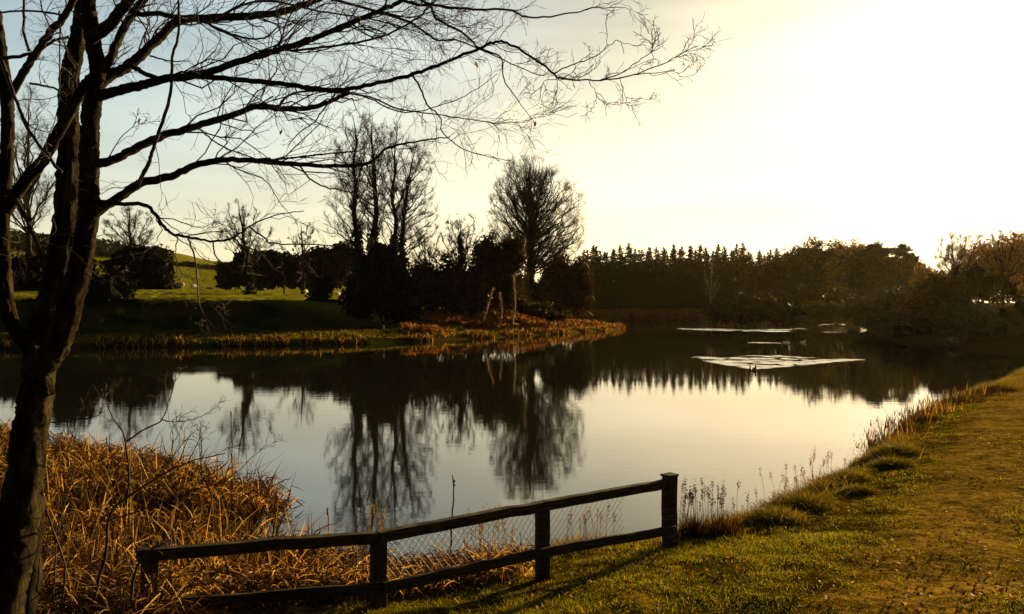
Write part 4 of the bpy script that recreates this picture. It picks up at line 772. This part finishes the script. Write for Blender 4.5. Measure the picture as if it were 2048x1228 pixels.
shoots = [([(826, 147), (842, 176), (854, 207), (879, 230), (885, 262), (920, 293), (967, 309), (1022, 320)], 5.0, 4.8, 4.5, 1.5),
 ([(1201, 158), (1250, 140), (1290, 110), (1320, 93)], 4.7, 4.7, 2.8, 1.4), ([(1264, 148), (1320, 143), (1350, 140), (1362, 152)], 4.67, 4.6, 2, 1.2), ([(1305, 102), (1304, 76)], 4.66, 4.66, 1.8, 1.2),
 ([(1108, 146), (1150, 125), (1190, 112), (1215, 90), (1240, 80), (1248, 105)], 4.75, 4.8, 3, 1.2), ([(678, 180), (737, 195), (800, 222), (860, 215), (930, 190), (995, 145)], 5.1, 5.3, 4, 1.3),
 ([(600, 330), (623, 359), (659, 375), (705, 383), (733, 402), (756, 412)], 6.0, 5.8, 4, 2), ([(376, 476), (390, 513), (395, 564), (398, 602), (414, 636), (441, 660), (479, 646)], 5.15, 4.9, 4, 1.6),
 ([(426, 480), (434, 513), (472, 543), (489, 540), (513, 549), (540, 547)], 5.1, 5, 3.5, 1.5), ([(499, 452), (530, 475), (550, 485), (650, 488), (720, 496), (760, 490)], 4.95, 5.2, 4.5, 1.5),
 ([(468, 474), (500, 500), (560, 505), (610, 508), (665, 490)], 5.0, 5.0, 3.5, 1.5), ([(356, 470), (352, 515), (365, 550)], 5.2, 5.1, 2.5, 1.3), ([(398, 597), (425, 601)], 5.1, 5.1, 2, 1.2),
 ([(168, 545), (195, 560), (215, 562), (235, 545), (248, 535)], 5.4, 5.2, 2.8, 1.3), ([(398, 256), (430, 282), (480, 305), (520, 318)], 5.6, 5.8, 3.5, 2.5), ([(218, 312), (240, 275), (282, 236)], 5.35, 5.3, 2.5, 1.5),
 ([(300, 110), (340, 120), (378, 120)], 5.35, 5.2, 4, 2), ([(48, -5), (48, 60), (58, 100)], 6.1, 6.0, 5, 6), ([(118, 20), (120, 150), (118, 200)], 5.7, 5.7, 3, 2), ([(60, 165), (100, 172), (140, 186)], 5.8, 5.6, 5, 4),
 ([(695, 40), (740, 70), (757, 58), (800, 30)], 5.1, 5.0, 3, 1.5), ([(657, 205), (630, 240), (600, 262), (575, 290)], 6.2, 6.0, 3.5, 1.5), ([(1127, 157), (1090, 160), (1080, 180)], 4.75, 4.7, 1.8, 1), ([(1177, 158), (1190, 182), (1194, 206)], 4.7, 4.7, 1.5, 1), ([(1240, 152), (1246, 175), (1253, 196)], 4.7, 4.7, 1.5, 1)]
def twiggery(mt, P, Rr, rng, n1, ln, px_r, hang=0.0, tr=(.15, 1)):
    P = P[None]; Rr = Rr[None]
    A, RA = sub_branches(rng, P, Rr, n1, tr, ln, ratio=.35, spread=.8, K=7, wob=.10, up=.12 - hang, rmin=.0022); RA = np.minimum(RA, .006 * np.linspace(1, .35, 7)[None] + .0005)
    tubes(mt, A, RA, 4, False)
    B_, RB = sub_branches(rng, A, RA, 4.5, (.2, 1), ln * .45, ratio=.6, spread=1.0, K=5, wob=.11, up=.05 - hang, rmin=.0016); tubes(mt, B_, RB, 3, False)
    C_, RC = sub_branches(rng, B_, RB, 2.2, (.2, 1), ln * .2, ratio=.7, spread=1.0, K=4, wob=.12, up=0, rmin=.0012); tubes(mt, C_, RC, 3, False)
dens = [20, 18, 0, 17, 14, 12, 12, 4, 6, 3, 6, 6, 3, 3, 3, 5, 2, 2, 2, 9, 7, 7, 12, 12, 8]
for i, ((pts, d0, d1, w0, w1), nt_) in enumerate(zip(limbs, dens)):
    P, Rr = trace(pts, d0, d1, w0 * .9, w1 * .9, 6, rng, .003 if w0 > 8 else .0015); m_ = knobby(P, Rr, 9 if w0 > 10 else 7, rng, .09) ; lo = m_.build('limb', M['bark'] if w0 > 9 else M['twigbark'], tree); lo.location = -to
    if nt_:
        mt = MB(); ln_ = .75 if pts[-1][0] > 500 else .6; ln_ = {3: .3, 19: .4, 20: .35, 21: .35}.get(i, ln_); ln_ = .5 if i == 8 else ln_; twiggery(mt, P, Rr, rng, int(nt_ * 1.5), ln_, 0, .03 if i in (3, 5, 6, 8) else -.02, (.25, 1) if pts[0][0] < 300 else (.05, 1)); mt.build('twigs', M['twigbark'], lo)
for pts, d0, d1, w0, w1 in shoots:
    m_ = MB(); mt = MB(); P, Rr = trace(pts, d0, d1, w0, w1, 5, rng, .0025); tubes(m_, P, Rr, 5, False); twiggery(mt, P, Rr, rng, 3, .2, 0, .05)
    so_ = m_.build('shoot', M['twigbark'], tree); so_.location = -to; mt.build('twigs', M['twigbark'], so_)
m_ = MB(); C = np.array([p3(a, b, 5.0) for a, b in ((1112, 183), (1148, 170), (866, 175), (862, 182), (745, 234), (1070, 246), (953, 127), (562, 262), (278, 240), (605, 250), (660, 310))]); quads(m_, C, rng, .024, 1.8, 4); o = m_.build('dead_leaf', M['deadleaf'], tree, smooth=False); o.location = -to

# broken stump behind the trunk and low stems
sx, sy = at(58, 6.0); sg = tz1(sx, sy); P, Rr = trace([(40, 1330), (50, 1180), (56, 1060), (60, 975)], 6.0, 6.05, 60, 44, 6, rng, .006); m_ = knobby(P, Rr, 12, rng, .2); stp = m_.build('stump', M['bark'], origin=(sx, sy, sg)); tag(stp, 'dark broken tree stump close behind the near trunk', 'stump')
# shrub of thin stems
sh = [([(180, 1240), (188, 1201), (209, 1114), (220, 1027), (251, 995), (314, 953), (376, 922), (450, 905)], 9, 2.0), ([(250, 996), (256, 981), (251, 880), (227, 835), (213, 800)], 5, 2), ([(251, 882), (288, 858), (324, 837), (338, 800), (352, 745)], 4, 1.6), ([(324, 837), (355, 843), (397, 833)], 2.4, 1.4),
      ([(376, 922), (402, 870)], 2.2, 1.3), ([(310, 955), (350, 905), (388, 862)], 2.6, 1.3), ([(440, 965), (467, 946), (533, 887)], 2.2, 1.3), ([(220, 1037), (279, 1020), (331, 999), (400, 975), (440, 965)], 4, 2.2), ([(262, 1230), (268, 1149), (300, 1100), (330, 1085)], 8, 3), ([(268, 1149), (245, 1090), (250, 1050)], 3, 2),
      ([(105, 1225), (110, 1150), (115, 1060), (145, 950), (150, 900)], 3.5, 2), ([(120, 1240), (130, 1130), (100, 1040), (80, 960)], 5, 3), ([(90, 1170), (160, 1160), (230, 1185), (270, 1200)], 2.6, 1.6), ([(345, 930), (345, 860)], 2, 1.3), ([(400, 940), (402, 870)], 2, 1.4), ([(100, 843), (140, 840), (190, 830), (210, 820)], 2.5, 1.5)]
bx, by = at(190, 6.3); shr = empty('thin_shrub', (bx, by, tz1(bx, by))); tag(shr, 'thin leafless shrub in front of the reeds at the left end of the fence', 'shrub'); m_ = MB(); mt = MB()
for pts, w0, w1 in sh:
    P, Rr = trace(pts, 6.25, 6.25 + .35 * (rng.random() - .5), w0, w1, 5, rng, .004); tubes(m_, P, Rr, 6, False); twiggery(mt, P, Rr, rng, 3, .28, 0)
o = m_.build('stems', M['twigbark'], shr); o.location = -np.array(shr.location); mt.build('twigs', M['twigbark'], o)
# upright stick by the water
x, y = wpt(902, 1140); P, Rr = trace([(900, 1150), (903, 1060), (907, 985), (905, 948)], y, y, 5, 2, 6, rng, .004); m_ = MB(); tubes(m_, P, Rr, 6); quads(m_, P[[14, 15, 15, 16]] + .01, rng, .03, 2, 3); o = m_.build('stick', M['twigbark'], origin=(x, y, 0)); tag(o, 'thin upright stick standing in the water behind the fence', 'stick')
for i, (px, py, top) in enumerate(((462, 985, 822), (553, 1020, 985), (655, 1075, 1015))):
    x, y = wpt(px, py); P, Rr = trace([(px, py), (px + 2, (py + top) / 2), (px, top)], y, y, 2.4, 2, 4, rng, .003); m_ = MB(); tubes(m_, P, Rr, 5); e = P[-1]; tubes(m_, np.array([e + [0, 0, -.1], e + [0, 0, -.08], e + [0, 0, .0], e + [0, 0, .02]]), np.array([.003, .014, .013, .003]), 8)
    o = m_.build('cattail', M['straw'], origin=(x, y, 0)); tag(o, ('cattail with pale head standing left beyond the reed bed', 'short cattail just right of the reed bed tip', 'bent cattail between reed bed and fence')[i], 'cattail', 'single cattails in the water')

# ------------------------------------------------------------------ animals, post
def sweep(mb, spine, rads, n=10):      # one continuous body from elliptical rings
    P = np.array(spine, float); tubes(mb, P, np.array(rads), n)
def sheep_proto():
    r = empty('sheep'); b = MB()
    pts = catmull([(-.55, 0, .55), (-.42, 0, .62), (-.15, 0, .62), (.2, 0, .62), (.42, 0, .64), (.52, 0, .72), (.6, 0, .8), (.72, 0, .78), (.8, 0, .7)], 3); rr = np.interp(np.linspace(0, 1, len(pts)), np.linspace(0, 1, 9), [.05, .24, .29, .29, .23, .15, .1, .09, .045]); sweep(b, pts, rr, 10)
    for x in (-.35, .32):
        for s in (-.12, .12): tubes(b, np.array([(x, s, .5), (x + .02, s, .28), (x, s, .0)]), np.array([.08, .04, .03]), 6)
    b.build('body', M['wool'], r)
    h = MB(); tubes(h, np.array([(.68, 0, .79), (.74, 0, .77), (.83, 0, .68)]), np.array([.095, .09, .04]), 8); [tubes(h, np.array([(.66, s * .08, .84), (.65, s * .15, .84), (.64, s * .2, .82)]), np.array([.02, .035, .01]), 5) for s in (-1, 1)]; h.build('face', M['face_dark'], r); return r
sp = sheep_proto()
SH = [(355, 569, 172, 0, 'white sheep at the top of the field above the pair'), (353, 583, 142, .5, 'left sheep of the close pair in the lit field'), (362, 587, 138, 2.6, 'right sheep of the close pair in the lit field'), (388, 585, 140, 1.2, 'lone sheep right of the close pair'), (419, 567, 178, 2.9, 'distant sheep beside the low evergreen'),
      (323, 569, 172, 3.4, 'dim sheep beside the round dark evergreen'), (505, 569, 166, .2, 'sheep right against the trunk of the small field tree'), (611, 573, 160, 1.4, 'sheep touching the black columnar shrub'), (676, 573, 160, 1.2, 'left sheep of the two beyond the columnar shrub'), (685, 574, 158, 1.9, 'right sheep of the two beyond the columnar shrub'), (60, 568, 170, .4, 'sheep glimpsed behind the near tree trunk')]
for i, (px, py, D, a, lab) in enumerate(SH):
    o = sp if i == 0 else dup(sp); x, y = at(px, D); o.location = (x, y, tz1(x, y)); o.rotation_euler = (0, 0, a); o.scale = (1.25,) * 3; tag(o, lab, 'sheep', 'sheep grazing in the field')
M['duck_dark'] = mat('duck_dark', lambda: PRIN(RAMP(NOISE(9, 3, .6, OBJ()), [(.4, (.03, .022, .015)), (.6, (.08, .055, .03))]), .6))
M['duck_pale'] = mat('duck_pale', lambda: PRIN(RAMP(NOISE(7, 3, .6, OBJ()), [(.4, (.5, .45, .35)), (.6, (.75, .7, .6))]), .6))
M['bill'] = mat('bill', lambda: PRIN((.35, .2, .04), .5))
def duck(px, py, m, lab, grp, rz, s=1):
    x, y = wpt(px, py); r = empty('duck', (x, y, 0), rz, s); tag(r, lab, 'duck', grp); b = MB()
    pts = catmull([(-.3, 0, .12), (-.24, 0, .08), (-.1, 0, .06), (.08, 0, .06), (.18, 0, .09), (.2, 0, .17), (.21, 0, .24), (.24, 0, .27), (.29, 0, .26)], 3); rr = np.interp(np.linspace(0, 1, len(pts)), np.linspace(0, 1, 9), [.01, .05, .1, .1, .075, .04, .038, .052, .02]); sweep(b, pts, rr, 10); b.build('body', M[m], r)
    b = MB(); tubes(b, np.array([(.28, 0, .262), (.32, 0, .25), (.36, 0, .245)]), np.array([.02, .016, .008]), 6); b.build('bill', M['bill'], r)
duck(1509, 739, 'duck_dark', 'dark duck on the right of the pair leading the bright wake', 'dark ducks at the head of the wake', -1.6, 1.0); duck(1500, 739.5, 'duck_dark', 'dark duck on the left of the pair leading the bright wake', 'dark ducks at the head of the wake', -1.8, .85)
duck(1606, 683, 'duck_pale', 'pale duck leading the thin wake farther out', 'pale ducks on the thin wake', -.1, .9); duck(1571, 683, 'duck_pale', 'pale duck following behind on the thin wake', 'pale ducks on the thin wake', -.1, .85)
x, y = at(767, 77); g = tz1(x, y); m_ = MB(); tubes(m_, np.array([(0, 0, -.2), (0.02, 0, .5), (.02, 0, .9), (.02, 0, .96)]), np.array([.06, .055, .055, .03]), 8); r = empty('marker_post', (x, y, g)); tag(r, 'short marker post with pale top on the far left bank', 'post'); m_.build('post', M['wood'], r)
m_ = MB(); tubes(m_, np.array([(0.02, 0, .62), (.02, 0, .63), (.02, 0, .95), (.02, 0, .975)]), np.array([.05, .07, .07, .03]), 8); m_.build('pale_band', M['duck_pale'], r)
x, y = at(1227, 180); r = empty('gull', (x, y, zpix(561, 180))); tag(r, 'tiny white bird flying in front of the dark spruces', 'bird'); b = MB(); sweep(b, [(-.22, 0, 0), (-.1, 0, .01), (.08, 0, .02), (.18, 0, .03), (.25, 0, .02)], [.01, .06, .07, .04, .01], 8); b.build('body', M['duck_pale'], r, origin=None)
b = MB()
for s in (-1, 1): tubes(b, np.array([(.05, 0, .03), (.04, s * .22, .14), (-.02, s * .5, .1)]), np.array([.035, .03, .006]), 5)
b.build('wings', M['duck_pale'], r)

# ------------------------------------------------------------------ haze
HAZE = 0.00003
hb = MB(); x0, x1, y0, y1, z0, z1 = -5200, 5200, -5200, 5200, -3.5, 110
hb.add([(a, b, c_) for a in (x0, x1) for b in (y0, y1) for c_ in (z0, z1)], [(0, 1, 3, 2), (4, 6, 7, 5), (0, 4, 5, 1), (2, 3, 7, 6), (0, 2, 6, 4), (1, 5, 7, 3)])
hm = bpy.data.materials.new('haze'); hm.use_nodes = True; nt = hm.node_tree; nt.nodes.clear(); pv = N('ShaderNodeVolumePrincipled'); pv.inputs['Color'].default_value = (1, .78, .38, 1); pv.inputs['Density'].default_value = HAZE; pv.inputs['Anisotropy'].default_value = .75
o_ = N('ShaderNodeOutputMaterial'); L(pv.outputs[0], o_.inputs['Volume'])
if HAZE > 0: tag(hb.build('haze', hm, smooth=False), 'thin warm haze over the lake', 'haze', kind='stuff')
